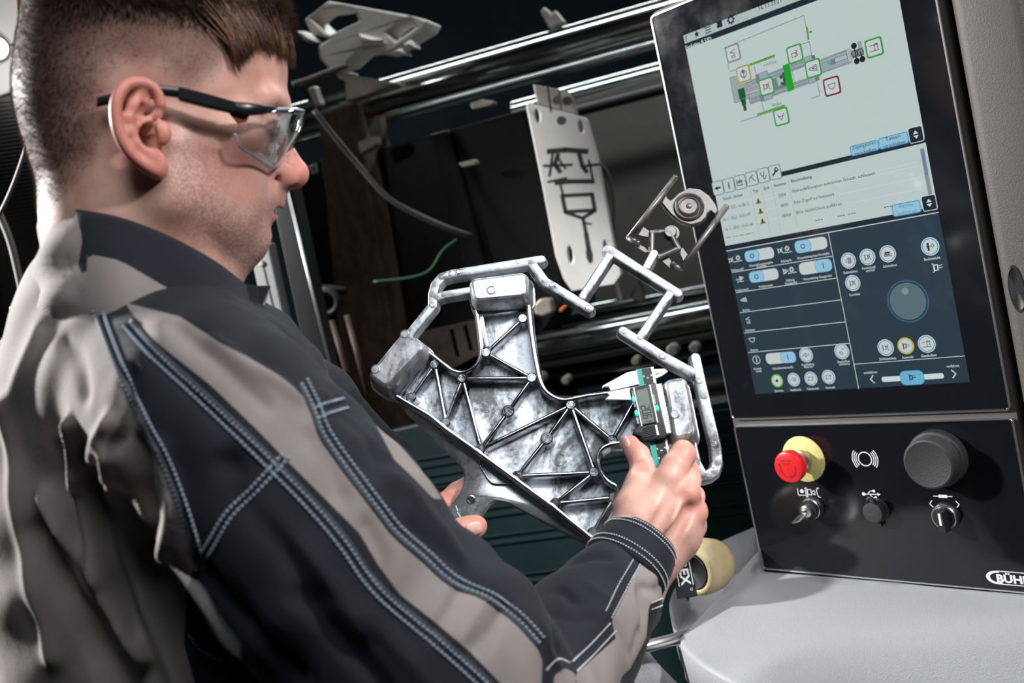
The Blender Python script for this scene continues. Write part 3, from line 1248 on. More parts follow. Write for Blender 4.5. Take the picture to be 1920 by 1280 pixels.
gp([(1250, 510), (1288, 496), (1300, 545), (1258, 558)], C_G2, 3)
gp([(1410, 405), (1452, 392), (1475, 525), (1436, 540)], C_G3, 3)
gp([(1465, 420), (1570, 380), (1595, 450), (1480, 490)], C_G2, 2)
gp([(1528, 325), (1560, 315), (1578, 385), (1545, 395)], C_G1, 3)
d.line(q6([(1170, 540), (1240, 515)]), .0005, C_GD, 2.4)
d.line(q6([(1140, 505), (1415, 405)]), .0006, C_GD, 2.4)
d.line(q6([(1165, 640), (1450, 540)]), .0006, C_GD, 2.4)
for p in ((1492, 362), (1522, 518), (1580, 497)):
    d.disc(q6([p])[0], .0034, C_TX, 4)
for p in ((1498, 440), (1560, 425)):
    d.arc(q6([p])[0], .0036, .0008, C_TX, l=4)
d.line(q6([(1492, 362), (1522, 518)]), .0012, C_TX, 4)
d.line(q6([(1560, 425), (1580, 497)]), .0012, C_TX, 4)
d.disc(q6([(1237, 541)])[0], .0021, lin(60, 190, 140), 4)
gp([(760, 565), (825, 542), (880, 808), (815, 832)], C_GREEN, 4)
gp([(755, 640), (775, 634), (795, 760), (770, 768)], C_DG, 4)
gp([(725, 672), (760, 655), (768, 690), (730, 700)], C_DG, 4)
gp([(740, 740), (775, 730), (778, 762), (745, 768)], C_DG, 4)
gp([(298, 812), (362, 790), (382, 895), (318, 915)], C_DG, 4)
gp([(325, 910), (375, 893), (385, 965), (345, 978)], C_DG, 4)
gp([(352, 975), (380, 968), (390, 1022), (362, 1030)], C_DG, 4)
d.build('machine_diagram')

# tiles on the diagram: name, centre, frame colour, icon


def icon(d, k, p, s, col, l=4, tw=.0007):
    u, v = PF.hit(*p)

    def L(pts, cl=False, w=tw):
        d.line([(u + x * s, v + y * s) for x, y in pts], w, col, l, cl, px=False)
    if k == 'claw':
        L([(.5, .6), (-.6, .2), (.5, -.1)])
        L([(-.4, -.5), (.3, -.35), (.4, -.8), (-.3, -.8)], True)
    elif k == 'pump':
        d.arc(p, s * .62, tw * 1.3, col, l=l)
        L([(0, -.9), (0, .9)])
        L([(-.25, .2), (0, .62), (.25, .2)], True)
    elif k == 'mould':
        L([(-.7, -.6), (-.55, -.6), (-.55, .5), (-.7, .5)])
        L([(-.5, -.35), (.25, -.35), (.25, -.1), (.05, -.1), (.05, .2), (.3, .2), (.3, .35), (-.5, .35)], True)
        L([(.7, .65), (.5, .5), (.55, -.5), (.75, -.6)])
        L([(.3, .05), (.5, .05)])
    elif k == 'moulddrop':
        L([(-.6, -.5), (.2, -.5), (.2, .2), (-.6, .2)], True)
        L([(.1, .6), (.55, .35), (.3, .05), (.6, -.25), (.35, -.4)])
    elif k == 'spray':
        L([(-.8, .1), (.7, .5), (.7, -.5), (-.8, -.1)], True)
        L([(-.3, 0), (.6, .2)])
        L([(-.3, 0), (.6, -.2)])
    elif k == 'ladle':
        L([(-.7, .4), (.75, .4)])
        L([(-.7, .3), (-.45, -.25), (0, -.5), (.4, -.35), (.6, .05), (.65, .4)])
    elif k == 'piston':
        L([(-.8, .4), (-.2, .4)])
        L([(-.8, -.55), (.8, -.55)])
        L([(.1, -.5), (.1, .55), (.65, .55), (.65, -.5)])
        L([(-.0, .35), (.75, .35)])
    elif k == 'vee':
        L([(-.6, .5), (0, -.6), (.6, .5)])
        L([(-.6, .1), (.6, .1)])
    elif k == 'grip':
        L([(.7, .5), (.1, .45), (-.7, .0), (.1, -.45), (.7, -.2)])
        L([(-.2, 0), (.5, .1)])
    elif k == 'press':
        for dy in (.55, -.55):
            L([(-.1, dy), (.6, dy)])
        for x in (.05, .25, .45, .62):
            L([(x, .5), (x, -.5)])
        L([(-.7, .25), (0, .25)])
        L([(-.7, -.25), (0, -.25)])
    elif k == 'door':
        L([(-.7, -.3), (-.6, .35), (.5, .35), (.7, .0), (.7, -.45), (-.7, -.45)], True)
        L([(-.4, .2), (.3, .2), (.3, -.2), (-.4, -.2)], True, tw * 2)
    elif k == 'post':
        L([(-.35, .6), (-.35, -.65)], False, tw * 4)
        L([(-.7, 0), (0, 0)])
        L([(.2, .1), (.5, .45), (.8, .1), (.5, -.25)], True)
    elif k == 'eject':
        L([(-.7, -.6), (-.5, -.6), (-.5, .6), (-.7, .6)])
        L([(-.4, .4), (.1, .4), (.1, -.4), (-.4, -.4)], True, tw * 1.4)
        L([(.1, .2), (.8, .3)])
        L([(.1, -.1), (.8, -.05)])
    elif k == 'zero':
        L([(-.85, .3), (-.5, 0), (-.85, -.3)])
        L([(.85, .3), (.5, 0), (.85, -.3)])
        d.mb.arc((u, v), s * .3, tw * 1.5, d.z(l), mi=d.c(col), sx=.75, sy=1.2)
    elif k == 'hand':
        L([(.7, .0), (.4, .4), (-.1, .45), (-.6, .1), (-.75, -.1)])
        L([(.65, -.25), (.2, -.35), (-.2, -.15), (.1, .05), (.45, .1)])
        L([(.7, -.05), (.6, -.3)])
    elif k == 'frame':
        L([(-.6, -.4), (.55, -.4), (.6, .35), (-.6, .4)], True)
        L([(-.8, -.5), (-.5, -.3)])
        L([(.75, .5), (.5, .3)])
    elif k == 'dot':
        d.disc(p, s * .38, col, l)
    elif k == 'oil':
        L([(.1, .6), (.35, .3), (.75, .75)])
        L([(-.8, -.3), (-.4, -.2)])
        L([(-.3, .0), (.2, -.25), (.2, -.6), (-.3, -.6)], True)
    elif k == 'gear':
        d.arc(p, s * .38, tw * 1.3, col, l=l)
        for i in range(8):
            a = i * PI / 4
            L([(.45 * math.cos(a), .45 * math.sin(a)), (.72 * math.cos(a), .72 * math.sin(a))])


tiles = [((1375.5, 99.5), C_GR, 'claw', 0), ((1491.5, 101), C_GRN2, 'moulddrop', 0), ((1395.5, 138.5), C_YE, 'pump', 0),
         ((1438.5, 162), C_GRN2, 'mould', 0), ((1526, 128), C_GRN2, 'spray', 0), ((1561, 161.5), C_RD, 'ladle', 0),
         ((1640, 89), C_GRN2, 'piston', 0), ((1466, 218.5), C_GRN2, 'vee', 0)]
for p, col, k, _ in tiles:
    d = Draw()
    w = .0205
    d.rr(p, w, w, .0035, col, 5)
    d.rr(p, w - .0028, w - .0028, .0028, C_TX if col != C_GR else C_GD, 6)
    d.rr(p, w - .0038, w - .0038, .0024, C_BT, 7)
    icon(d, k, p, .0066, C_TX, 8)
    d.build('status_tile')

# push buttons of the light area


def qpoly(pts, k):
    c = (sum(p[0] for p in pts) / len(pts), sum(p[1] for p in pts) / len(pts))
    return [(c[0] + (x - c[0]) * k, c[1] + (y - c[1]) * k) for x, y in pts]


for pts, t in (([(1596, 274), (1646, 261), (1648, 279), (1597.5, 296)], ('Zugangstüren', 'verschieben')),
               ([(1649, 259), (1702, 246), (1704, 268), (1650.5, 281)], ('Tasten', 'verschieben')),
               ([(1673, 386), (1724, 372), (1729, 396), (1676, 408)], ('Alarme', 'quittieren'))):
    d = Draw()
    uvs = PF.hits(pts)
    u0, u1 = min(q[0] for q in uvs), max(q[0] for q in uvs)
    v0, v1 = sum(sorted(q[1] for q in uvs)[:2]) / 2, sum(sorted(q[1] for q in uvs)[2:]) / 2
    cx, cy = (u0 + u1) / 2, (v0 + v1) / 2
    d.mb.flat(rrect(cx, cy, u1 - u0, v1 - v0, .003), d.z(2), d.c(C_BLUE))
    d.mb.flat(rrect(cx, cy, u1 - u0 - .0018, v1 - v0 - .0018, .0025), d.z(3), d.c(C_LB))
    tc = C_TX if t[0] != 'Alarme' else lin(110, 140, 156)
    d.mb.text(t[0], (cx, cy + .0036), .0038, d.z(4), d.c(tc), .029 if t[0][0] == 'Z' else .0175)
    d.mb.text(t[1], (cx, cy - .0036), .0038, d.z(4), d.c(tc), .026 if t[1][0] == 'v' else .0225)
    d.build('screen_button')
for c in ((1718, 252), (1743, 380)):
    d = Draw()
    d.rr(c, .0165, .0172, .0028, C_WH, 2)
    d.rr(c, .0150, .0157, .0024, C_BAND, 3)
    u, v = PF.hit(*c)
    for sg in (1, -1):
        d.mb.flat([(u - .003, v + sg * .0008), (u + .003, v + sg * .0008), (u, v + sg * .0045)], d.z(4), d.c(C_WH))
    d.build('scroll_button')


def q8(pts):
    return [(1320 + x / 4.364, 300 + y / 4.364) for x, y in pts]


# tool tiles over the list
for i, p in enumerate(q8([(118, 228), (208, 205), (300, 180), (395, 152), (490, 124), (585, 98)])):
    d = Draw()
    w = .0168
    d.rr(p, w, w * 1.06, .003, C_GD, 4)
    d.rr(p, w - .0016, w * 1.06 - .0016, .0025, C_BG, 5)
    u, v = PF.hit(*p)
    s = .006

    def L(pts, cl=False, w=.0009):
        d.line([(u + x * s, v + y * s) for x, y in pts], w, C_TX, 6, cl, px=False)
    if i == 0:
        L([(-.6, 0), (.6, 0)], False, .0022)
        d.mb.flat([(u - .7 * s, v), (u - .05 * s, v - .5 * s), (u - .05 * s, v + .5 * s)], d.z(6.2), d.c(C_TX))
    elif i == 1:
        d.mb.text('i', (u, v), .0085, d.z(6), d.c(C_TX), None, 0, 'c', .03)
    elif i == 2:
        L([(-.8, .6), (-.8, -.6), (.8, -.6)])
        L([(-.6, -.2), (-.4, .4), (-.2, -.2), (.0, .5), (.2, -.2), (.4, .4), (.6, -.2)])
    elif i == 3:
        L([(-.6, -.6), (-.5, .0), (-.1, .5), (.5, .7)])
        L([(-.1, .4), (.7, -.6)])
    elif i == 4:
        L([(-.5, .7), (-.5, .1), (-.1, -.2), (.2, .1), (.2, .7)])
        L([(-.1, -.2), (.0, -.7), (.4, -.6), (.6, -.1)])
    else:
        L([(-.6, -.6), (.3, .3)], False, .002)
        d.mb.arc((u + .45 * s, v + .45 * s), .0021, .0015, d.z(6), .9, 6.7, mi=d.c(C_TX))
    d.build('tool_tile')

# message list
d = Draw()
rows = ['16.11.2021 16:38:12', '16.11.2021 15:51:47', '16.11.2021 15:51:41']
nums = ['2004', '4600', '18000']
msg = ['Hydraulikflüssigkeit aufwärmen Schutzt. schliessen', 'Kein Zugriff auf Netzwerk', 'Bitte HealthCheck ausführen']
xs0 = [(165, 402), (158, 487), (175, 567)]
xs1 = [(368, 352), (385, 438), (402, 520)]
n0, n1 = [(610, 294), (628, 376), (640, 460)], [(672, 278), (690, 358), (714, 442)]
m0, m1 = [(725, 260), (742, 350), (760, 432)], [(1398, 98), (1068, 272), (1128, 352)]
hd = [('Datum, Uhrzeit', (160, 318), (316, 282)), ('Typ', (403, 255), (445, 246)), ('Quit', (488, 232), (537, 222)),
      ('Nummer', (575, 210), (675, 186)), ('Beschreibung', (715, 172), (884, 132))]
for t, a, b in hd:
    pa, pb = PF.hits(q8([a, b]))
    d.mb.text(t, ((pa[0] + pb[0]) / 2, (pa[1] + pb[1]) / 2), .0036, d.z(2), d.c(C_TX), pb[0] - pa[0], 0, 'c', .012)
for i in range(3):
    for t, a, b in ((rows[i], xs0[i], xs1[i]), (nums[i], n0[i], n1[i]), (msg[i], m0[i], m1[i])):
        pa, pb = PF.hits(q8([a, b]))
        d.mb.text(t, ((pa[0] + pb[0]) / 2, (pa[1] + pb[1]) / 2), .0039, d.z(2), d.c(C_TX), pb[0] - pa[0])
    wp = q8([[(447, 333), (465, 415), (482, 497)][i]])[0]
    u, v = PF.hit(*wp)
    d.mb.flat([(u - .0042, v - .0036), (u + .0042, v - .0036), (u, v + .0040)], d.z(2), d.c(lin(150, 128, 60)))
    d.mb.flat([(u - .0007, v - .0028), (u + .0007, v - .0028), (u + .0007, v + .002), (u - .0007, v + .002)], d.z(3), d.c(C_TX))
vr = [vv(*q8([(300, 372), (900, 230)])) - .0, vv(*q8([(300, 455), (900, 320)])), vv(*q8([(300, 540), (900, 405)]))]
hv_ = vv(*q8([(200, 340), (800, 200)]))
for k, v in enumerate([hv_ - .0035] + vr):
    d.line([(SU0, v), (SU1 - .012, v)], .0005, C_WH, 1, px=False)
for p in q8([(390, 290), (478, 262), (565, 240), (700, 205)]):
    u, v = PF.hit(*p)
    d.line([(u, vb3a + .006), (u, vb2 - .008)], .0003, C_GR, 1, px=False)
# the half scrolled last row
pa, pb, pe = PF.hits(q8([(190, 636), (415, 590), (1390, 378)]))
for a, b, nn in ((pa[0], pb[0], 17), (pa[0] + .128 - .0, pa[0] + .142, 4), (pa[0] + .157, pa[0] + .184, 8), (pa[0] + .215, pa[0] + .250, 11)):
    for k in range(nn):
        x = a + (b - a) * k / nn
        if k % 4 != 3 and x < SU1 - .03:
            d.line([(x, pa[1]), (x + (b - a) / nn * .55, pa[1])], .0009, C_TX, 2, px=False)
d.poly(rect4(SU1 - .0075, vb3a + .012, SU1 - .003, vb2 - .008), C_GR, 1, False)
d.poly(rect4(SU1 - .0070, vb3a + .035, SU1 - .0035, vb2 - .010), lin(112, 134, 170), 2, False)
d.build('message_list')

# dark lower half: lines and captions


def q4(x, y):
    return (1360 + x / 4, 440 + y / 4)


def q5(x, y):
    return (1560 + x / 4, 420 + y / 4)


one('divider', 'line', [(1553.5, 436), (1610.5, 728)], .0008, C_WH)
for a, b in (((1370, 512), (1560, 479)), ((1377, 550), (1568, 520)), ((1386, 587), (1576, 561)), ((1394, 625), (1585, 602)), ((1401, 662), (1593, 642))):
    va, vb_ = PF.hit(*a), PF.hit(*b)
    m = (va[1] + vb_[1]) / 2
    one('divider', 'line', [(SU0 + .002, m), (vb_[0], m)], .0008, C_WH, px=False)
va, vb_ = PF.hit(1602, 683), PF.hit(1811, 666)
one('divider', 'line', [(va[0], (va[1] + vb_[1]) / 2), (SU1, (va[1] + vb_[1]) / 2)], .0007, C_WH, px=False)
CAP = .0029
for t, p, w in (('Kühlung mobil', q4(93, 260), .0185), ('Wasserkühlung bewegliche', q4(270, 218), .035), ('Formhälfte', q4(275, 236), .0145),
                ('Kühlung fix', q4(460, 193), .0150), ('Wasserkühlung feste Formhälfte', q4(660, 157), .0435),
                ('Produktionsstart', q4(127, 412), .0200), ('Produktionsstart', q4(307, 382), .0205), ('Kühlung', q4(490, 338), .0115),
                ('Giessgarnitur', q4(495, 360), .0175), ('Wasserkühlung Giessgarnitur', q4(693, 318), .0390), ('Sprühen', q4(157, 562), .0108),
                ('Entnehmen', q4(188, 713), .0145), ('Dosieren', q4(219, 862), .0112), ('Hydraulik-', q4(245, 1002), .0125),
                ('antrieb', q4(254, 1020), .0085), ('Hydraulikantrieb Aus/Ein', q4(433, 996), .0300), ('Grundstellung', q4(620, 970), .0175),
                ('Maschine', q4(626, 988), .0120), ('Giesskolben', q4(887, 948), .0165), ('schmieren', q4(895, 967), .0140),
                ('Einrichten', q4(405, 1168), .0125), ('Handbetrieb', q4(530, 1160), .0155), ('Teilautomatik', q4(658, 1152), .0172), ('Automatik', q4(790, 1143), .0130),
                ('Säulenziehen', q5(140, 357), .0180), ('Formschnell-', q5(280, 325), .0172), ('wechsel', q5(288, 345), .0110), ('Schutztüren', q5(437, 310), .0165),
                ('Formhöhe', q5(173, 526), .0134), ('Bediensäule', q5(753, 256), .0180), ('Schliesseinheit', q5(420, 1007), .0205),
                ('Auswerfer', q5(571, 996), .0140), ('Giesskolben', q5(728, 983), .0178), ('zurückfahren', q5(290, 1110), .0170), ('vorfahren', q5(908, 1062), .0142)):
    one('caption', 'text', t, p, CAP, C_WH, w, 2, 'c', .012)
for p, sg in ((q5(303, 1162), -1), (q5(917, 1122), 1)):
    u, v = PF.hit(*p)
    one('arrow_icon', 'line', [(u - sg * .002, v + .0045), (u + sg * .002, v), (u - sg * .002, v - .0045)], .0013, C_WH, px=False)
for p, k, s in ((q4(45, 190), 'mould', .005), (q4(97, 172), 'gear', .005), (q4(413, 118), 'mould', .005), (q4(465, 102), 'gear', .005),
                (q4(453, 274), 'eject', .005), (q4(499, 260), 'gear', .005), (q4(140, 487), 'spray', .0055), (q4(173, 637), 'claw', .0055),
                (q4(203, 788), 'ladle', .006), (q5(790, 324), 'eject', .0075)):
    d = Draw()
    icon(d, k, p, s, C_WH, 2, .0008)
    d.build('line_icon')
for p in (q4(98, 198), q4(470, 130), q4(505, 284)):
    u, v = PF.hit(*p)
    one('wave_icon', 'line', [(u - .006 + i * .002, v + (.0006 if i % 2 else -.0006)) for i in range(7)], .0007, C_WH, px=False)
d = Draw()
d.text('real', q4(98, 332), .0036, C_WH, .0065)
u, v = PF.hit(*q4(120, 350))
d.line([(u - .006, v), (u + .004, v)], .0008, C_WH, px=False)
icon(d, 'eject', q4(122, 325), .004, C_WH, 2, .0008)
d.build('line_icon')
d = Draw()
d.arc(q4(236, 937), .0052, .0009, C_WH)
u, v = PF.hit(*q4(236, 937))
d.line([(u, v - .0032), (u, v + .0032)], .0012, C_WH, px=False)
d.build('power_icon')

for p, wpx, on, hgt in ((q4(258, 148), 54, 0, .0142), (q4(645, 75), 60, 0, .0150), (q4(291, 305), 54, 0, .0142), (q4(678, 240), 61, 1, .0150), (q4(418, 922), 55, 1, .0142)):
    d = Draw()
    u0, v0 = PF.hit(p[0] - wpx / 2, p[1] + wpx * .075)
    u1, v1 = PF.hit(p[0] + wpx / 2, p[1] - wpx * .075)
    c = ((u0 + u1) / 2, (v0 + v1) / 2)
    w = u1 - u0
    d.mb.flat(rrect(c[0], c[1], w, hgt, hgt * .48, 8), d.z(1), d.c(C_BT))
    kc = c[0] + (w / 2 - w * .25) * (1 if on else -1)
    d.mb.flat(rrect(kc, c[1], w * .52, hgt * 1.04, hgt * .48, 8), d.z(2), d.c(lin(90, 150, 190)))
    d.mb.flat(rrect(kc, c[1], w * .52 - .001, hgt * 1.04 - .001, hgt * .45, 8), d.z(3), d.c(C_LB))
    if on:
        d.line([(kc, c[1] - .003), (kc, c[1] + .003)], .0011, C_TX, 4, px=False)
    else:
        d.mb.arc((kc, c[1]), .0025, .0010, d.z(4), mi=d.c(C_TX))
    d.build('toggle_switch')

for p, r, k, col in ((q4(607, 900), .0094, 'zero', C_BLUE), (q4(875, 873), .0097, 'oil', C_BLUE), (q4(390, 1093), .0087, 'dot', C_LIME),
                     (q4(515, 1085), .0088, 'hand', C_BLUE), (q4(643, 1077), .0089, 'frame', C_BLUE), (q4(776, 1065), .0090, 'frame', C_BLUE),
                     (q5(125, 273), .0094, 'press', C_BLUE), (q5(268, 246), .0096, 'mould', C_BLUE), (q5(420, 222), .0098, 'door', C_BLUE),
                     (q5(738, 167), .0102, 'post', C_BLUE), (q5(157, 441), .0095, 'mould', C_BLUE), (q5(404, 925), .0099, 'mould', C_BLUE),
                     (q5(555, 912), .0099, 'eject', C_YE), (q5(712, 897), .0102, 'piston', C_BLUE)):
    d = Draw()
    d.disc(p, r, C_WH if col == C_BLUE else col, 1)
    d.disc(p, r * .90, col, 2)
    d.disc(p, r * .80, C_BT, 3)
    icon(d, k, p, r * .58, C_TX, 4, .0006)
    d.build('round_button')

d = Draw()
pk = q5(571, 577)
d.disc(pk, .0246, lin(52, 98, 128), 1)
d.disc(pk, .0225, C_BAND, 2)
d.disc(pk, .0214, lin(92, 116, 124), 3)
d.disc(q5(552, 502), .0040, lin(128, 152, 156), 4)
d.build('jog_dial')
d = Draw()
pa, pb = PF.hits([q5(375, 1165), q5(840, 1135)])
cy = (pa[1] + pb[1]) / 2
d.mb.flat(rrect((pa[0] + pb[0]) / 2, cy, pb[0] - pa[0], .0062, .003, 6), d.z(1), d.c(C_WH))
u, v = PF.hit(*q5(602, 1147))
d.mb.flat(rrect(u, cy, .0290, .0172, .008, 8), d.z(2), d.c(C_BLUE))
d.mb.flat(rrect(u, cy, .0278, .0160, .0075, 8), d.z(3), d.c(lin(112, 184, 216)))
icon(d, 'eject', q5(602, 1147), .0055, C_TX, 4, .0007)
d.build('jog_slider')

# ------------------------------------------------ switches on the lower panel
mb = MB()
mb.lathe([(.0298, .0003), (.0298, .0011), (.029, .0016)], 56)
es = mb.build('warning_disc', M_YEL, con, auto=40)
mb = MB()
mb.lathe([(.0115, .0015), (.0115, .004), (.0135, .0045), (.0135, .010), (.012, .0105), (.0098, .012), (.0095, .024)], 36)
mb.build('collar', mat('dull_brass', (.42, .41, .34), .35, .9), con, auto=40)
mb = MB()
mb.lathe([(.010, .022), (.017, .0235), (.0198, .026), (.0203, .030), (.0203, .0345), (.0192, .0372), (.0165, .0384), (.001, .0388)], 48)
for k in range(48):
    a = k * 2 * PI / 48
    mb.box((.0203 * math.cos(a), .0203 * math.sin(a), .0325), (.0006, .0006, .0035))
cap = mb.build('emergency_stop_button', M_RED, con, auto=40)
mb = MB()
mb.text('Schneider', (0, .0095), .0028, .0392, 0, .017, 0, 'c', .01)
mb.text('Electric', (0, .0058), .0024, .0392, 0, .011, 0, 'c', .01)
mb.arc((0, -.0015), .0105, .0008, .0392, -PI * 1.12, PI * .12)
mb.flat([(-.0125, .0052), (-.0088, .0054), (-.0118, .002)], .0392)
mb.ball((.0005, -.001, .039), .0007, 8)
mb.build('reset_marking', M_DPRINT, cap)

u, v = PF.hit(1622, 860)
mb = MB()
Zp = .0004
mb.arc((u, v), .0085, .0011, Zp)
for r in (.0115, .0140, .0165):
    for c in (0, PI):
        mb.arc((u, v), r, .0009, Zp, c - .72, c + .72, 16)
mb.build('sounder_symbol', M_WPRINT, SWP)


def sw(px, py):
    return PF.hit(px, py)


ku, kv = sw(1762, 856)
mb = MB()
mb.lathe([(.0325, .0003), (.0325, .012), (.0318, .0132), (.0300, .0140), (.0292, .016), (.0292, .0285), (.0282, .0302), (.0262, .0310), (.0250, .0306), (.001, .0300)], 64, (ku, kv, 0))
for k in range(90):
    a = k * 2 * PI / 90
    mb.box((ku + .0325 * math.cos(a), kv + .0325 * math.sin(a), .0066), (.0008, .0008, .009))
mb.build('rotary_knob', M_RUB, con, auto=35)

# key switch and its key
u, v = sw(1526, 950)
mb = MB()
mb.lathe([(.0145, .0003), (.0145, .004), (.0135, .006), (.0125, .0062), (.0125, .0165)], 36, (u, v, 0))
ks = mb.build('key_switch', M_BLACK, con, auto=40)
mb = MB()
mb.lathe([(.0128, .0062), (.0134, .0068), (.0134, .0088), (.0128, .0095)], 36, (u, v, 0))
mb.build('chrome_ring', M_CHROME, ks, auto=40)
mb = MB()
mb.lathe([(.0075, .0165), (.0075, .0200), (.0065, .0206), (.001, .0206)], 28, (u, v, 0))
mb.build('lock_core', M_CHROME, ks, auto=40)
KF = Frame(PF.o + u * PF.ex + v * PF.ey + .0208 * PF.ez, PF.ex, PF.ey)
key = thing('key', 'small silver key standing in the key switch below the red emergency stop button', 'key', KF)
mb = MB()
mb.prism([(-.0012, -.004), (.0012, -.004), (.0012, .004), (-.0012, .004)], 0, .005)
mb.build('key_shaft', M_CHROME, key, bevel=.0003)
ex_, ez_ = Vector((0, .83, -.35)), Vector((-.35, -.1, 1))
mb = MB()
prof = rpoly([(-.0095, .004), (.0095, .004), (.0095, .021), (-.0095, .021)], .004, 4)
mb.rings([[(x, -.0011, z) for x, z in prof], [(x, .0011, z) for x, z in prof]])
kb = mb.build('key_bow', M_CHROME, key, bevel=.0004)
kb.rotation_euler = (.25, -.30, .35)
mb = MB()
mb.rings([[(.0018 * math.cos(a * PI / 6), -.0013, .0165 + .0018 * math.sin(a * PI / 6)) for a in range(12)],
          [(.0018 * math.cos(a * PI / 6), .0013, .0165 + .0018 * math.sin(a * PI / 6)) for a in range(12)]])
mb.build('key_hole', M_BLACK, kb)

# usb socket cap
u, v = sw(1646, 955)
mb = MB()
mb.lathe([(.0150, .0003), (.0150, .003), (.0142, .004), (.0130, .0042), (.0130, .0125), (.0120, .014), (.0105, .0143), (.001, .0141)], 40, (u, v, 0))
uc = mb.build('usb_cap', M_RUB, con, auto=35)
mb = MB()
mb.tube([(u - .005, v + .010, .011), (u - .004, v + .017, .0125), (u, v + .0195, .0125), (u + .004, v + .017, .0125), (u + .005, v + .010, .011)], .0022, 8)
mb.build('cap_strap', M_BLACK, uc, smooth=True)
mb = MB()
mb.box((u, v - .0165, .004), (.009, .006, .003))
mb.build('cap_tab', M_BLACK, uc, bevel=.0006)
mb = MB()
mb.text('eta', (u - .002, v - .001), .0026, .0146, 0, .008, 0, 'c', .01)
mb.arc((u + .0045, v - .001), .0022, .0005, .0146)
mb.build('cap_marking', mat('grey_print', (.07, .07, .075), .6), uc)

# selector
u, v = sw(1776, 965)
mb = MB()
mb.lathe([(.0155, .0003), (.0155, .005), (.0148, .0062), (.0140, .0064)], 40, (u, v, 0))
se = mb.build('selector_base', M_BLACK, con, auto=40)
mb = MB()
mb.lathe([(.0140, .0055), (.0147, .0062), (.0147, .0088), (.0139, .0098), (.0132, .0098), (.0132, .0070)], 40, (u, v, 0), cap=False)
mb.build('chrome_ring', M_CHROME, se, auto=40)
mb = MB()
mb.lathe([(.0131, .006), (.0131, .0100), (.0120, .0108), (.001, .0108)], 36, (u, v, 0))
lv = rpoly([(-.0042, .011), (.0042, .011), (.0050, -.015), (-.0050, -.015)], .002, 4)
mb.prisml([(x + u + (.0008 if True else 0), y + v) for x, y in lv], [(.0105, -.0008), (.0185, 0), (.0200, .0012)])
sl = mb.build('selector_lever', M_BLACK, se, auto=35)
mb = MB()
mb.flat([(u - .0008, v + .0085), (u + .0018, v + .0085), (u + .0018, v - .006), (u - .0008, v - .006)], .0202)
mb.build('pointer_mark', M_WPRINT, sl)

# printed symbols
mb = MB()
for p, k in (((1504, 921), 'box'), ((1524, 923), 'mould')):
    u, v = sw(*p)
    if k == 'box':
        mb.line([(u - .006, v + .004), (u - .006, v - .005), (u + .004, v - .005)], .0009, Zp)
        mb.flat(disc((u, v + .0005), .0026), Zp)
    else:
        for pts in ([(-.010, -.006), (-.008, -.006), (-.008, .006), (-.010, .006)], [(-.007, -.003), (-.002, -.003), (-.002, .004), (-.007, .004)],
                    [(-.002, 0), (.003, .003), (.003, -.003), (-.002, -.001)], [(.010, .006), (.007, .006), (.006, .001), (.007, -.005), (.010, -.006)]):
            mb.line([(u + x, v + y) for x, y in pts], .0008, Zp, closed=len(pts) == 4)
u, v = sw(1519, 935)
mb.arc((u, v), .0013, .0007, Zp, n=14)
mb.build('key_symbol', M_WPRINT, SWP)
mb = MB()
u, v = sw(1634, 926)
mb.line([(u - .010, v), (u + .009, v)], .0009, Zp)
mb.flat(disc((u - .010, v), .0022, 16), Zp)
mb.flat([(u + .008, v - .002), (u + .012, v), (u + .008, v + .002)], Zp)
mb.line([(u - .005, v), (u - .001, v + .004), (u + .003, v + .004)], .0009, Zp)
mb.line([(u - .002, v), (u + .001, v - .004), (u + .004, v - .004)], .0009, Zp)
mb.box((u + .004, v + .004, Zp), (.003, .003, .0001))
mb.flat(disc((u + .005, v - .004), .0016, 14), Zp)
mb.build('usb_symbol', M_WPRINT, SWP)
mb = MB()
u, v = sw(1768, 930)
mb.box((u, v, Zp), (.010, .0036, .0001))
mb.line([(u - .011, v), (u + .011, v)], .0009, Zp)
for p, sg in (((1746, 944), -1), (((1796, 945)), 1)):
    u, v = sw(*p)
    mb.line([(u - sg * .0016, v + .0038), (u + sg * .0016, v), (u - sg * .0016, v - .0038)], .001, Zp)
mb.build('selector_symbol', M_WPRINT, SWP)
mb = MB()
u, v = sw(1869, 1083)
mb.text('BÜHLER', (u, v), .0088, Zp, 0, .052, 0, 'l', .035)
uo, vo = sw(1856, 1081)
v_ = []
A0, A1 = .45 * PI, 1.62 * PI
outer = [(uo + .0085 + .0125 * math.cos(a), vo + .0078 * math.sin(a)) for a in np.linspace(A0, A1, 18)]
inner = [(uo + .0100 + .0098 * math.cos(a), vo + .0058 * math.sin(a)) for a in np.linspace(A1, A0, 18)]
mb.flat(outer + inner, Zp)
mb.box((uo + .045, vo + .0077, Zp), (.072, .0009, .0001))
mb.box((uo + .045, vo - .0074, Zp), (.072, .0009, .0001))
mb.build('maker_logo', M_WPRINT, SWP)

# ------------------------------------------------ desk
HD = Frame(PF.o + VB * PF.ey - .002 * PF.ey, PF.ex, nrm(-PF.ez), None)      # horizontal plane through the panel foot: ez = up
if HD.ez.dot(DOWN) > 0:
    HD = Frame(HD.o, -PF.ex, nrm(-PF.ez))


def dk(px, py, h=0.):
    return HD.P(px, py, h)


def con_pts(ps):
    """desk-frame points -> console-frame points"""
    out = []
    for p in ps:
        q = HD.o + p[0] * HD.ex + p[1] * HD.ey + p[2] * HD.ez
        out.append(Vector(PF.L(q)))
    return out


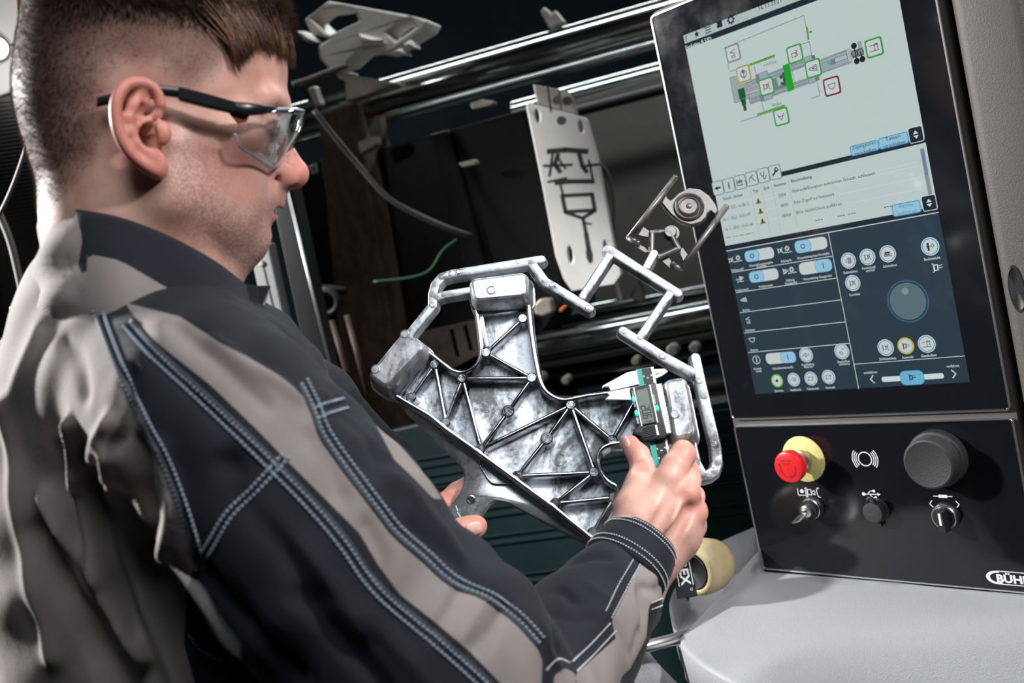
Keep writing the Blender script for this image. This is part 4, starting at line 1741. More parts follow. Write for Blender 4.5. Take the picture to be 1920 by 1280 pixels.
FRONT = [(1283, 1190, 0), (1281, 1203, 0), (1300, 1226, 0), (1336, 1252, 0), (1400, 1284, .008), (1500, 1322, .035), (1640, 1366, .075), (1800, 1410, .105), (2100, 1460, .13)]
FOLD = [(1284, 1189, 0), (1288, 1194, 0), (1312, 1212, 0), (1350, 1236, 0), (1420, 1246, 0), (1520, 1208, 0), (1640, 1184, 0), (1800, 1166, 0), (2100, 1140, 0)]
BACK = [(1428, 1071, 0), (1429, 1071, 0), (1432, 1071, 0), (1450, 1073, 0), (1500, 1077, 0), (1560, 1082, 0), (1680, 1092, 0), (1800, 1104, 0), (2100, 1128, 0)]
cf = [[np.array(q) for q in crom(l, 4)] for l in (BACK, FOLD, FRONT)]
bk, fo_, fr_ = [[dk(q[0], q[1], -q[2]) for q in l] for l in cf]
cen = sum(fr_ + bk, Vector()) / (len(fr_) * 2)


def grow(p, k, dz):
    q = p + (p - cen).normalized() * k
    return Vector((q.x, q.y, p.z + dz))


rows = [bk]
rows += [[a.lerp(b, t) for a, b in zip(bk, fo_)] for t in (.33, .66, .94)]
for t in (.10, .3, .55, .8, 1.):
    rows.append([Vector((a.x + (b.x - a.x) * t, a.y + (b.y - a.y) * t, a.z + (b.z - a.z) * t ** 1.25)) for a, b in zip(fo_, fr_)])
rows += [[grow(p, .0025, -.0012) for p in fr_], [grow(p, .0045, -.004) for p in fr_], [grow(p, .006, -.045) for p in fr_], [grow(p, -.03, -.085) for p in fr_]]
mb = MB()
mb.rings([con_pts(r) for r in rows], False, False, False)
desk = mb.build('desk', M_DESK, con, auto=60, fix=True)

# left wing with the raised gusset
A = HD.o + sum(c * e for c, e in zip(dk(1283, 1190), (HD.ex, HD.ey, HD.ez)))
B3 = PF.o + sum(c * e for c, e in zip(PF.P(1426, 1028), (PF.ex, PF.ey, PF.ez)))
C3 = pc(1338, 1022, HD.depth(1338, 1022, .03))
WN = Frame(A, B3 - A, C3 - A)
if WN.ez.dot(DOWN) > 0:
    WN = Frame(A, C3 - A, B3 - A)


def wp(px, py, h=0.):
    x, y = WN.hit(px, py)
    return WN.o + x * WN.ex + y * WN.ey + h * WN.ez


wpx = [(1283, 1190), (1426, 1028), (1416, 987), (1380, 1002)] + [tuple(q) for q in crom([(1342, 1019), (1310, 1046), (1275, 1086), (1257, 1122), (1256, 1150), (1263, 1176)], 4)] + [(1272, 1188)]
mb = MB()
t_ = [PF.L(wp(*p)) for p in wpx]
dn = PF.L(PF.o + DOWN)
mb.rings([[Vector(p) for p in t_], [Vector(p + dn * .004) for p in t_], [Vector(p + dn * .05) for p in t_]][::-1], True, True, False)
g0, g1, g2 = [Vector(PF.L(q)) for q in (A, B3, HD.o + sum(c * e for c, e in zip(dk(1428, 1074), (HD.ex, HD.ey, HD.ez))))]
mb.add([g0, g1, g2, g0 + Vector(dn) * .02, g2 + Vector(dn) * .02], [(0, 1, 2), (0, 2, 4, 3)])
mb.build('desk_wing', M_DESK, con, fix=True)
# tubular hand rail under the desk
mb = MB()
mb.tube([Vector(PF.L(pc(*p))) for p in ((1300, 1188, 1.26), (1262, 1199, 1.22), (1190, 1217, 1.21), (1080, 1245, 1.2))], .0075, 14)
mb.build('hand_rail', M_CHROME, con, smooth=True)
mb = MB()
mb.tube([Vector(PF.L(pc(*p))) for p in crom([(1168, 1190, 1.26), (1190, 1232, 1.25), (1222, 1272, 1.24), (1275, 1320, 1.23), (1330, 1345, 1.22)], 5)], .0185, 18)
mb.build('curved_support', M_DESK, con, smooth=True)
mb = MB()
pts = [PF.L(pc(1720, 1290, 1.22)), PF.L(pc(1720, 1290, 1.22)) + dn * .82]
mb.tube([Vector(p) for p in pts], .055, 24)
mb.build('pedestal', M_HOUS, con, smooth=False, auto=40)

# cream cap lying on the wing behind the caliper
cc = wp(1318, 1068, .028)
ax = nrm([-.74, .12, -.66])
CF = Frame(wp(1326, 1114) - DOWN * .0355, np.cross(ax, DOWN), np.cross(ax, np.cross(ax, DOWN)))
if CF.ez.dot(ax) < 0:
    CF = Frame(CF.o, -CF.ex, CF.ey)
cup = thing('cup', 'cream round plastic cup with a dark mouth on the desk wing behind the caliper', 'cup', CF)
M_CREAM = mat('cream_plastic', lin(176, 158, 120), .5, noise=.25, nscale=25)
mb = MB()
mb.lathe([(.003, -.040), (.020, -.038), (.030, -.030), (.034, -.018), (.034, .000), (.0325, .012), (.030, .018), (.0255, .0195), (.0225, .017), (.021, -.01), (.004, -.02)], 44)
mb.build('shell', M_CREAM, cup, smooth=True)
mb = MB()
mb.lathe([(.0226, .0195), (.0212, .0205), (.0195, .018), (.018, -.005), (.003, -.012)], 40)
mb.build('lining', M_BLACK, cup, smooth=True)
BF_ = None
mb = MB()
gl, gf = glyphs('BALL JET DI-A', .02)
gl = np.array(gl)
gl[:, 0] -= gl[:, 0].max() / 2
k = .0042 / .69
pts = []
for x, y, z in gl:
    a = .35 + x * k / .0345 * 1.0
    r = .0347
    pts.append((r * math.cos(-a - PI * .42), r * math.sin(-a - PI * .42), .001 + y * k))
mb.add(pts, gf)
mb.build('lettering', M_BLACK, cup)
# ---------------------------------------------------------------- die-cast bracket


def cast_mat(name, lo, hi, rough, tint=(.86, .92, 1.), cloud=9., metal=.9):
    m = bpy.data.materials.new(name)
    m.use_nodes = True
    N, L = m.node_tree.nodes, m.node_tree.links
    b = N['Principled BSDF']
    b.inputs['Metallic'].default_value = metal
    tc = N.new('ShaderNodeTexCoord')
    n1 = N.new('ShaderNodeTexNoise')
    n1.inputs['Scale'].default_value = cloud
    n1.inputs['Detail'].default_value = 9
    n1.inputs['Roughness'].default_value = .68
    n1.inputs['Distortion'].default_value = 1.1
    mp = N.new('ShaderNodeMapping')
    mp.inputs['Rotation'].default_value = (0, 0, .65)
    mp.inputs['Scale'].default_value = (1.7, .75, 1)
    L.new(tc.outputs['Object'], mp.inputs['Vector'])
    L.new(mp.outputs['Vector'], n1.inputs['Vector'])
    n2 = N.new('ShaderNodeTexNoise')
    n2.inputs['Scale'].default_value = 260
    n2.inputs['Detail'].default_value = 4
    L.new(tc.outputs['Object'], n2.inputs['Vector'])
    mx = N.new('ShaderNodeMath')
    mx.operation = 'MULTIPLY_ADD'
    mx.inputs[1].default_value = .16
    L.new(n2.outputs['Fac'], mx.inputs[0])
    ml = N.new('ShaderNodeMath')
    ml.operation = 'MULTIPLY'
    ml.inputs[1].default_value = .88
    L.new(n1.outputs['Fac'], ml.inputs[0])
    L.new(ml.outputs[0], mx.inputs[2])
    rp = N.new('ShaderNodeValToRGB')
    e = rp.color_ramp.elements
    e[0].position, e[1].position = .44, .585
    e[0].color = (*[lo * t for t in tint], 1)
    e[1].color = (*[hi * t for t in tint], 1)
    L.new(mx.outputs[0], rp.inputs['Fac'])
    L.new(rp.outputs['Color'], b.inputs['Base Color'])
    mr = N.new('ShaderNodeMapRange')
    mr.inputs['From Min'].default_value, mr.inputs['From Max'].default_value = .42, .62
    mr.inputs['To Min'].default_value, mr.inputs['To Max'].default_value = rough * .6, rough * 1.25
    L.new(mx.outputs[0], mr.inputs['Value'])
    L.new(mr.outputs['Result'], b.inputs['Roughness'])
    bp = N.new('ShaderNodeBump')
    bp.inputs['Strength'].default_value = .12
    bp.inputs['Distance'].default_value = .001
    L.new(n2.outputs['Fac'], bp.inputs['Height'])
    L.new(bp.outputs['Normal'], b.inputs['Normal'])
    return m


M_FLOOR = cast_mat('cast_aluminium_web', .13, 1.0, .50, (.84, .92, 1.), 12, .32)
M_CAST = cast_mat('cast_aluminium', .36, .58, .20, (.90, .94, 1.), 22, 1.)
M_FLG = cast_mat('cast_aluminium_flange', .42, .60, .34, (.88, .94, 1.), 10, .85)
M_RUN = cast_mat('cast_aluminium_runner', .34, .54, .40, (.90, .94, 1.), 26, .75)
M_BISC = cast_mat('dark_cast_biscuit', .09, .20, .42, (1, .94, .91), 20, .55)

BF = Frame(pc(1030, 780, .95), np.cross(np.array([0, -1, 0.]), nrm([-.10, -.32, -.94])), [0, -1, 0])
bn = nrm([-.10, -.32, -.94])
BF = Frame(pc(1030, 780, .95), np.cross([0, -1, 0.], bn), np.cross(bn, np.cross([0, -1, 0.], bn)))
br = thing('die_cast_bracket', 'shiny die-cast aluminium bracket with triangular ribs and its runner still attached, held in both hands', 'metal casting', BF)
HR, HB, HX = .0150, .0125, .030                   # rim, rib and box heights
L1 = crom([(892, 580), (895, 600), (899, 632), (901, 656), (897, 676), (887, 688), (874, 695), (861, 697), (847, 693), (833, 683), (818, 671), (803, 659)], 3)
L2 = [(743, 742), (805, 778), (834, 802), (890, 842), (967, 898), (1038, 950), (1113, 1011)]
L3 = [(1113, 1011), (1120, 1002), (1153, 939)] + [tuple(q) for q in crom([(1159, 922), (1155, 911), (1143, 904), (1131, 892), (1123, 876), (1120, 858), (1126, 843), (1139, 834), (1157, 830), (1190, 829), (1243, 828)], 3)]
L4 = [(1232, 722), (1185, 729), (1140, 736), (1100, 741)] + [tuple(q) for q in crom([(1080, 745), (1064, 748), (1050, 748), (1034, 741), (1020, 729), (1011, 711), (1006, 690), (1002, 670)], 3)] + [(995, 622), (990, 572)]


def bh(pts, h=0.):
    return BF.hits(pts, h)


outline = bh(list(L1) + L2 + L3 + L4, HR)
mb = MB()
mb.prism(outline, -.004, 0)
mb.build('web_plate', M_FLOOR, br)
for L in (L1, L2, L3, L4):
    mb = MB()
    wall(mb, bh(L, HR), .0046, -.004, HR)
    mb.build('rim_wall', M_CAST, br, auto=35)
ND = dict(a=(980, 597), b=(911, 661), c=(867, 709), d=(815, 683), e=(997, 708), f=(771, 745), g=(953, 771), h=(835, 792), i=(901, 841),
          j=(1025, 822), k=(970, 892), l=(1041, 943), m=(1112, 998), n=(1070, 759), o=(1148, 825), p=(1114, 885), q=(1151, 932), x=(1189, 752))
NU = {k: BF.hit(*p, HB) for k, p in ND.items()}
for s in 'ab be ce ch ci dh df eg gi in nj jk np no ox kp pl lq qm'.split():
    mb = MB()
    bars(mb, [NU[s[0]], NU[s[1]]], .0042, 0, HB, .10, 0, .40)
    mb.build('rib', M_CAST, br, auto=35)
for k in NU:
    if k == 'x':
        continue
    mb = MB()
    r = .0058 if k in 'gj' else .0049
    z = HB + .0012
    mb.lathe([(r + .002, 0), (r + .0006, .004), (r, z - .001), (r - .0012, z), (r - .0022, z), (r - .0026, z - .0006), (.0004, z - .0006)], 20, (NU[k][0], NU[k][1], 0))
    mb.build('boss', M_CAST, br, auto=40)
for p in ((912, 762), (1049, 861), (1030, 790), (880, 810)):
    mb = MB()
    u, v = BF.hit(*p)
    mb.lathe([(.0062, 0), (.0060, .0005), (.0048, .0005), (.0046, .0002), (.0003, .0002)], 24, (u, v, 0))
    mb.build('ejector_mark', M_FLOOR, br, auto=40)
# inner ledges beside the boxes
for a, b in (((903, 592), (912, 648)), ((897, 590), (990, 575)), ((806, 664), (752, 737))):
    mb = MB()
    bars(mb, [BF.hit(*a, .009), BF.hit(*b, .009)], .0034, 0, .009, .1)
    mb.build('ledge', M_CAST, br, auto=35)
BOX = [[(881, 523), (985, 510), (987, 555), (889, 564)], [(757, 621), (797, 651), (725, 727), (690, 702)], [(1247, 714), (1284, 707), (1305, 815), (1264, 823)]]
for bp in BOX:
    mb = MB()
    p = rpoly(bh(bp, HX), .006, 5)
    mb.prisml(p, [(-.004, -.0062), (.0015, -.0062), (.002, -.0050), (HX - .007, -.0022), (HX - .003, -.0008), (HX - .001, .0006), (HX, .0024)])
    bx = mb.build('mounting_box', M_RUN, br, auto=25)
for p in ((921, 544), (759, 626), (704, 692), (1266, 776)):
    mb = MB()
    u, v = BF.hit(*p, HX)
    mb.lathe([(.0042, HX - .002), (.0042, HX + .0004), (.0036, HX + .0006), (.0032, HX + .0001), (.0003, HX + .0001)], 20, (u, v, 0))
    mb.build('ejector_mark', M_RUN, br, auto=40)
# lower flange with the gripped lug
FL = -.004
fl = [(742, 748), (757, 770), (781, 793), (810, 820), (839, 849), (858, 868), (868, 882), (870, 898), (862, 922), (836, 955), (800, 998), (835, 1030), (872, 988), (902, 967), (918, 945), (929, 938), (941, 937), (956, 944),
      (998, 967), (1040, 989), (1089, 1015), (1108, 1024), (1118, 1012), (1038, 952), (967, 900), (890, 844), (805, 780)]
mb = MB()
mb.prisml(bh(fl, FL), [(-.013, .0), (FL - .003, 0), (FL - .0008, .0008), (FL, .0022)])
fo = mb.build('flange', M_FLG, br, auto=30)
mb = MB()
lug = crom([(905, 852), (899, 868), (907, 884), (921, 903), (940, 906), (962, 905)], 4)
wall(mb, bh(lug, FL + .003), .002, FL - .001, FL + .003)
mb.build('step_edge', M_CAST, fo, auto=35)
mb = MB()
u, v = BF.hit(883, 936, FL)
mb.lathe([(.0040, FL - .001), (.0040, FL + .0006), (.0031, FL + .0008), (.0028, FL + .0002), (.0003, FL + .0002)], 22, (u, v, 0))
mb.build('ejector_mark', M_CAST, fo, auto=40)
mb = MB()
for a, b in (((855, 948), (858, 957)), ((858, 960), (864, 970))):
    mb.line(bh([a, b], FL), .0008, FL + .0002)
mb.build('scratch', M_WPRINT, fo)
# runner system
RZ0, RZ1 = -.002, .009
RUN = [('runner', [(766, 628), (811, 572), (811, 552), (816, 533), (828, 519), (846, 513), (1015, 486)], .0092),
       ('runner', [(818, 557), (832, 552), (884, 543)], .0080),
       ('runner', [(996, 492), (1022, 528), (1036, 536), (1105, 578)], .0094),
       ('runner', [(1092, 556), (1147, 472)], .0085),
       ('runner', [(1140, 466), (1271, 549)], .0092),
       ('runner', [(1259, 545), (1200, 632)], .0084),
       ('runner', [(1168, 620), (1243, 668), (1297, 697)], .0096),
       ('runner', [(1304, 670), (1320, 742), (1342, 834), (1345, 866), (1340, 882), (1329, 890), (1316, 893)], .0096),
       ('runner', [(1296, 826), (1306, 868), (1318, 890)], .0086),
       ('sprue', [(1212, 500), (1226, 474)], .0080)]
for nm, p, w in RUN:
    mb = MB()
    bars(mb, bh(p, RZ1), w, RZ0, RZ1, .12)
    mb.build(nm, M_RUN, br, auto=30)
for p in ((860, 509), (971, 490), (811, 571), (1035, 533), (1102, 576), (1171, 621), (1242, 667), (1312, 714), (1338, 833)):
    mb = MB()
    u, v = BF.hit(*p, RZ1)
    mb.lathe([(.0026, RZ1 - .001), (.0026, RZ1 + .0003), (.0021, RZ1 + .0005), (.0019, RZ1 + .0001), (.0003, RZ1 + .0001)], 16, (u, v, 0))
    mb.build('ejector_mark', M_RUN, br, auto=40)


def loc3(path, h):
    return [BF.P(x, y, h) for x, y in path]


TUB = [([(1266, 333), (1179, 446), (1195, 455)], .0031), ([(1361, 388), (1276, 506), (1262, 496)], .0031)]
for p, r in TUB:
    mb = MB()
    q = loc3(p, .004)
    for a, b in zip(q[:-1], q[1:]):
        mb.tube([a, b], r, 10)
    for c in q:
        mb.ball(c, r * 1.0, 10)
    mb.build('gate_arm', M_BISC, br, smooth=True)
mb = MB()
pent = [(1221, 473), (1222, 437), (1247, 435), (1257, 437), (1266, 456), (1272, 466), (1236, 482), (1221, 473)]
q = loc3(pent, .004)
for a, b in zip(q[:-1], q[1:]):
    mb.tube([a, b], .0030, 10)
    mb.ball(a, .0030, 10)
mb.lathe([(.0062, .000), (.0062, .0055), (.0052, .0068), (.0004, .0068)], 24, (BF.hit(1257, 436, .004)[0], BF.hit(1257, 436, .004)[1], 0))
mb.lathe([(.0078, .000), (.0078, .0025), (.0004, .0025)], 24, (BF.hit(1259, 435, .004)[0], BF.hit(1259, 435, .004)[1], 0))
mb.build('gate_ring', M_BISC, br, auto=45)
for pts in ([(1206, 425), (1222, 436), (1220, 446), (1196, 441)], [(1198, 457), (1210, 464), (1217, 472), (1210, 474), (1192, 462)],
            [(1235, 484), (1252, 477), (1262, 497), (1256, 503)], [(1272, 468), (1280, 464), (1290, 478), (1282, 492)]):
    mb = MB()
    mb.prism(bh(pts, .001), -.001, .0015)
    mb.build('gate_web', M_BISC, br, bevel=.0004)
mb = MB()
du, dv = BF.hit(1292, 385, .008)
mb.lathe([(.0150, -.002), (.0152, .004), (.0146, .0066), (.0135, .0075), (.0122, .0070), (.0112, .0048), (.0104, .0046), (.0098, .0070), (.0090, .0085), (.0082, .0082), (.0078, .0072), (.0030, .0068), (.0022, .0078), (.0004, .0080)],
         44, (du, dv, 0))
mb.build('biscuit', M_BISC, br, auto=50)
mb = MB()
wing1 = [(1243, 374), (1249, 364), (1252, 371), (1257, 375), (1264, 370), (1272, 362), (1292, 352), (1312, 354), (1330, 366), (1342, 382), (1347, 396), (1340, 402), (1333, 396), (1327, 399), (1324, 408), (1314, 417), (1296, 422), (1276, 416), (1258, 402), (1248, 390), (1240, 380)]
mb.prisml(bh(wing1, .004), [(-.002, 0), (.0035, 0), (.0045, .001)])
mb.build('biscuit_web', M_BISC, br, auto=35)

# ---------------------------------------------------------------- digital caliper
M_STEEL = mat('ground_steel', (.80, .80, .82), .34, .8, rnoise=.08, nscale=90, stretch=(1, 6, 1))
M_TEAL = mat('teal_stripe', lin(40, 158, 150), .4)
M_TEALB = mat('teal_rubber', lin(60, 214, 200), .45)
M_CBLK = mat('caliper_black', (.006, .007, .008), .38)
M_LCD = mat('lcd_grey', lin(100, 112, 104), .3)
M_LCDT = mat('lcd_dark', lin(22, 28, 26), .4)
HC = .0185
_ax0, _ax1 = BF.P(1209, 693, HC), BF.P(1289, 1119, HC)
_ey = (_ax0 - _ax1)


def bfp(v):
    return BF.o + v[0] * BF.ex + v[1] * BF.ey + v[2] * BF.ez


KF_ = Frame(bfp(_ax0), np.cross(bfp(_ax0) - bfp(_ax1), BF.ez), bfp(_ax0) - bfp(_ax1))
cal = thing('caliper', 'black and steel digital caliper with teal buttons clamped on the rim of the bracket', 'caliper', KF_)


def kp(pts, h=0.):
    return KF_.hits(pts, h)


LB = (_ax0 - _ax1).length
mb = MB()
mb.prism(rect4(-.0080, -LB, .0080, .0012), -.0017, .0017)
beam = mb.build('beam', M_STEEL, cal, bevel=.0003)
mb = MB()
mb.prism(rect4(-.0076, -LB + .001, -.0030, .0008), .0017, .0019)
mb.build('teal_stripe', M_TEAL, beam)
mb = MB()
mb.prism(rect4(-.0030, -LB + .001, .0058, .0008), .0017, .00195)
mb.build('black_scale', M_CBLK, beam)
mb = MB()
for k in range(0, 24):
    y = -.0085 - k * .0085
    if y < -.135:
        continue
    mb.text(str(k), (.0012, y), .0022, .0021, 0, None, -PI / 2)
    for sx in (-.0022, .0046):
        mb.flat([(sx - .0008, y + .0018), (sx + .0008, y + .0010), (sx + .0002, y + .0030)], .0021)
mb.build('scale_print', M_WPRINT, beam)
# end of the beam with the maker's lettering
mb = MB()
e0, e1 = -LB - .0005, -LB + .052
mb.prism(rect4(-.0084, e0, .0084, e1), -.0022, .0026)
mb.prism(rect4(-.0012, e0 - .0022, .0012, e0 + .001), -.0012, .0012)
endc = mb.build('beam_end', M_CBLK, cal, bevel=.0004)
mb = MB()
mb.text('OREX', (.0008, e0 + .0250), .0075, .0028, 0, .0300, -PI / 2, 'c', .03)
mb.arc((.0045, e0 + .0062), .0009, .0003, .0028)
for x in (-.0052, .0066):
    mb.line([(x, e0 + .010), (x, e0 + .045)], .0007, .0028)
mb.build('lettering', M_WPRINT, endc)
# jaws
mb = MB()
mb.prism(kp([(1128, 727), (1131, 722), (1176, 697.5), (1192, 694.5), (1198, 720), (1145, 732.5), (1141, 724), (1134, 724)], .002), -.0017, .0020)
mb.build('fixed_jaw', M_STEEL, cal, bevel=.0003)
mb = MB()
mb.text('0-150mm', kp([(1186, 706)], .002)[0], .0012, .0022, 0, .007, -PI / 2)
mb.text('0.01', kp([(1189, 704)], .002)[0], .0014, .0022, 0, .005, -PI / 2)
mb.build('jaw_print', M_DPRINT, cal)
mb = MB()
mb.prism(kp([(1137, 735), (1180, 726.5), (1184, 749.5), (1134, 748.5), (1143, 741)], .002), -.0017, .0022)
mb.build('sliding_jaw', M_STEEL, cal, bevel=.0003)
mb = MB()
mb.prism(kp([(1210, 690.5), (1221, 687.5), (1224, 697), (1229, 698), (1229, 703), (1250, 694), (1252, 696), (1240, 704), (1222, 712), (1221, 714.5), (1216, 715.5)], .002), -.0012, .0019)
mb.build('inside_jaw', M_STEEL, cal, bevel=.0002)
mb = MB()
mb.prism(kp([(1224, 692), (1246, 691), (1251, 695), (1229, 701)], .0), -.0020, .0003)
mb.build('rear_inside_jaw', mat('brassy_steel', (.45, .43, .32), .35, .8), cal)
# slider with display
sl_out = [(1183, 727), (1229, 716), (1252, 815), (1247, 822), (1205, 829), (1201, 819), (1186, 813), (1188, 806), (1196, 797)]
mb = MB()
mb.prisml(kp(sl_out, .008), [(-.0035, .0), (.0065, 0), (.0078, .0008), (.0080, .0016)])
body = mb.build('slider', M_CBLK, cal, auto=35)
dq = [(1191.5, 727), (1215.5, 721), (1230.5, 792), (1204.5, 797.5)]
mb = MB()
mb.prisml(kp(dq, .0086), [(.0075, 0), (.0090, 0), (.0092, .0004)])
dsp = mb.build('display_window', M_CBLK, body)
lq = [(1192.5, 732), (1213.5, 727), (1227, 790), (1204.5, 794.5)]
mb = MB()
mb.prism(kp(lq, .0094), .0090, .0094)
mb.build('lcd', M_LCD, dsp)
mb = MB()
for a, b in (((1188.5, 728), (1203.5, 798)), ((1218.5, 721.5), (1233, 791))):
    mb.line(kp([a, b], .0094), .0010, .0095)
mb.build('window_edge', M_STEEL, dsp)
SEG = {'a': ((-.5, 1), (.5, 1)), 'b': ((.5, 1), (.5, 0)), 'c': ((.5, 0), (.5, -1)), 'd': ((-.5, -1), (.5, -1)), 'e': ((-.5, 0), (-.5, -1)), 'f': ((-.5, 1), (-.5, 0)), 'g': ((-.5, 0), (.5, 0))}
mb = MB()
for px, dig in (((1209.5, 763.5), 'abged'), ((1212.0, 771.5), 'abcdef'), ((1214.0, 780.5), 'acdefg')):
    u, v = kp([px], .0095)[0]
    for s in dig:
        q = []
        for x, y in SEG[s]:
            X, Y = x * .0032 * .86, y * .0042 * .86
            q.append((u + Y, v - X))
        mb.line(q, .00085, .0096)
u, v = kp([(1206.5, 776.5)], .0095)[0]
mb.box((u - .0006, v - .0002, .0096), (.0007, .0007, .0001))
u, v = kp([(1218.5, 789)], .0095)[0]
mb.line([(u - .003, v), (u + .0015, v)], .0006, .0096)
mb.build('digits', M_LCDT, dsp)
for p in ((1187.8, 748.5), (1193, 774.5), (1231.5, 765)):
    mb = MB()
    u, v = kp([p], .009)[0]
    mb.lathe([(.0019, .0075), (.0019, .0090), (.0014, .0096), (.0002, .0097)], 20, (u, v, 0), sy=1.7)
    mb.build('button', M_TEALB, body, auto=40)
mb = MB()
for t, p, w in (('OFF', (1186.5, 738), .0052), ('ON', (1190.5, 759), .0034), ('ZERO', (1195.5, 788), .0062), ('mm/inch', (1227.5, 748), .0088)):
    mb.text(t, kp([p], .0082)[0], .0016, .0083, 0, w, -PI / 2, 'c', .02)
mb.build('button_print', M_WPRINT, body)
mb = MB()
for k in range(6):
    t = k / 5
    a, b = (1205 + 1.5 * t, 803 + t * 16), (1226 + 3.5 * t, 798 + t * 16)
    mb.line(kp([a, b], .0085), .0010, .0088)
    q = kp([a, b], .0085)
    mb.tube([(*q[0], .0082), (*q[1], .0082)], .0007, 6)
mb.build('thumb_grip', M_RUB, body)
mb = MB()
mb.prism(kp([(1228, 797), (1231.5, 796), (1236, 815), (1232, 816)], .0085), .0078, .0088)
mb.build('chrome_strip', M_STEEL, body)
# knurled side rail and lock screw
mb = MB()
ra, rb_ = kp([(1231, 720), (1251, 812)], .007)
mb.prism([(ra[0] - .0005, ra[1]), (ra[0] + .0042, ra[1]), (rb_[0] + .0042, rb_[1]), (rb_[0] - .0005, rb_[1])], -.001, .0068)
for k in range(24):
    if 10 < k < 14:
        continue
    t = (k + .5) / 24
    x, y = ra[0] + (rb_[0] - ra[0]) * t, ra[1] + (rb_[1] - ra[1]) * t
    mb.rings([[(x + .0008, y - .0009, .0066), (x + .0046, y + .0003, .0066), (x + .0046, y + .0010, .0066), (x + .0008, y - .0002, .0066)],
              [(x + .0008, y - .0009, .0074), (x + .0046, y + .0003, .0074), (x + .0046, y + .0010, .0074), (x + .0008, y - .0002, .0074)]])
mb.build('side_rail', M_STEEL, body)
mb = MB()
u, v = kp([(1247, 765)], .006)[0]
mb.tube([(u - .004, v, .004), (u - .001, v, .004)], .0016, 12)
mb.tube([(u - .001, v, .004), (u + .0045, v, .004)], .0027, 14)
mb.build('lock_screw', mat('dark_screw', (.16, .15, .13), .35, .9), body, auto=40)
# ---------------------------------------------------------------- the worker
HF = Frame(pc(290, 250, .745), [math.cos(.31), .0, math.sin(.31)], [0, -1, 0])


def hp(px, py, h=0.):
    u, v = HF.hit(px, py, h)
    return np.array([u, v, h])


def hL2O(P):                                       # head-frame points -> optics axes
    P = np.atleast_2d(np.array(P, float))
    return HF.o + P[:, :1] * HF.ex + P[:, 1:2] * HF.ey + P[:, 2:3] * HF.ez


base = pc(430, 1500, .86)
hgt = 1.5 - DOWN.dot(base)
man_o = base + DOWN * hgt
MANF = Frame(man_o, dW(np.eye(3)).T @ np.array([1, 0, 0]) if False else _X, _Y)
man = thing('person', 'short-haired man in a grey and black work jacket holding the bracket and caliper', 'person', loc=Vector(toW(man_o)))
MO = np.array(man.location)


def O2man(P):
    return toW(P) - MO


def skin_material():
    m = bpy.data.materials.new('skin')
    m.use_nodes = True
    N, L = m.node_tree.nodes, m.node_tree.links
    b = N['Principled BSDF']
    b.inputs['Roughness'].default_value = .46
    b.inputs['Subsurface Weight'].default_value = .12
    b.inputs['Subsurface Radius'].default_value = (.010, .004, .002)
    b.inputs['Subsurface Scale'].default_value = .3
    tc = N.new('ShaderNodeTexCoord')
    n1 = N.new('ShaderNodeTexNoise')
    n1.inputs['Scale'].default_value = 45
    n1.inputs['Detail'].default_value = 5
    L.new(tc.outputs['Object'], n1.inputs['Vector'])
    r1 = N.new('ShaderNodeValToRGB')
    r1.color_ramp.elements[0].color = (*lin(200, 148, 134), 1)
    r1.color_ramp.elements[1].color = (*lin(226, 184, 168), 1)
    r1.color_ramp.elements[0].position, r1.color_ramp.elements[1].position = .3, .7
    L.new(n1.outputs['Fac'], r1.inputs['Fac'])

    def mixc(fac, c1, col):
        x = N.new('ShaderNodeMix')
        x.data_type = 'RGBA'
        L.new(fac, x.inputs['Factor'])
        L.new(c1, x.inputs['A'])
        x.inputs['B'].default_value = (*col, 1)
        return x.outputs['Result']

    def attr(n):
        a = N.new('ShaderNodeAttribute')
        a.attribute_name = n
        return a.outputs['Fac']
    c = mixc(attr('red'), r1.outputs['Color'], lin(206, 106, 92))
    n2 = N.new('ShaderNodeTexNoise')
    n2.inputs['Scale'].default_value = 650
    n2.inputs['Detail'].default_value = 2
    L.new(tc.outputs['Object'], n2.inputs['Vector'])
    mr = N.new('ShaderNodeMapRange')
    mr.inputs['From Min'].default_value, mr.inputs['From Max'].default_value = .35, .62
    L.new(n2.outputs['Fac'], mr.inputs['Value'])
    ml = N.new('ShaderNodeMath')
    ml.operation = 'MULTIPLY'
    L.new(attr('stubble'), ml.inputs[0])
    L.new(mr.outputs['Result'], ml.inputs[1])
    c = mixc(ml.outputs[0], c, lin(92, 74, 70))
    c = mixc(attr('scalp'), c, lin(74, 58, 52))
    c = mixc(attr('lip'), c, lin(176, 92, 88))
    c = mixc(attr('mole'), c, lin(88, 52, 46))
    c = mixc(attr('tooth'), c, lin(235, 232, 222))
    L.new(c, b.inputs['Base Color'])
    sp = N.new('ShaderNodeMath')
    sp.operation = 'MULTIPLY_ADD'
    sp.inputs[1].default_value = -.40
    sp.inputs[2].default_value = .42
    L.new(attr('scalp'), sp.inputs[0])
    L.new(sp.outputs[0], b.inputs['Specular IOR Level'])
    bp = N.new('ShaderNodeBump')
    bp.inputs['Strength'].default_value = .22
    bp.inputs['Distance'].default_value = .0008
    L.new(n2.outputs['Fac'], bp.inputs['Height'])
    L.new(bp.outputs['Normal'], b.inputs['Normal'])
    return m


M_SKIN = skin_material()

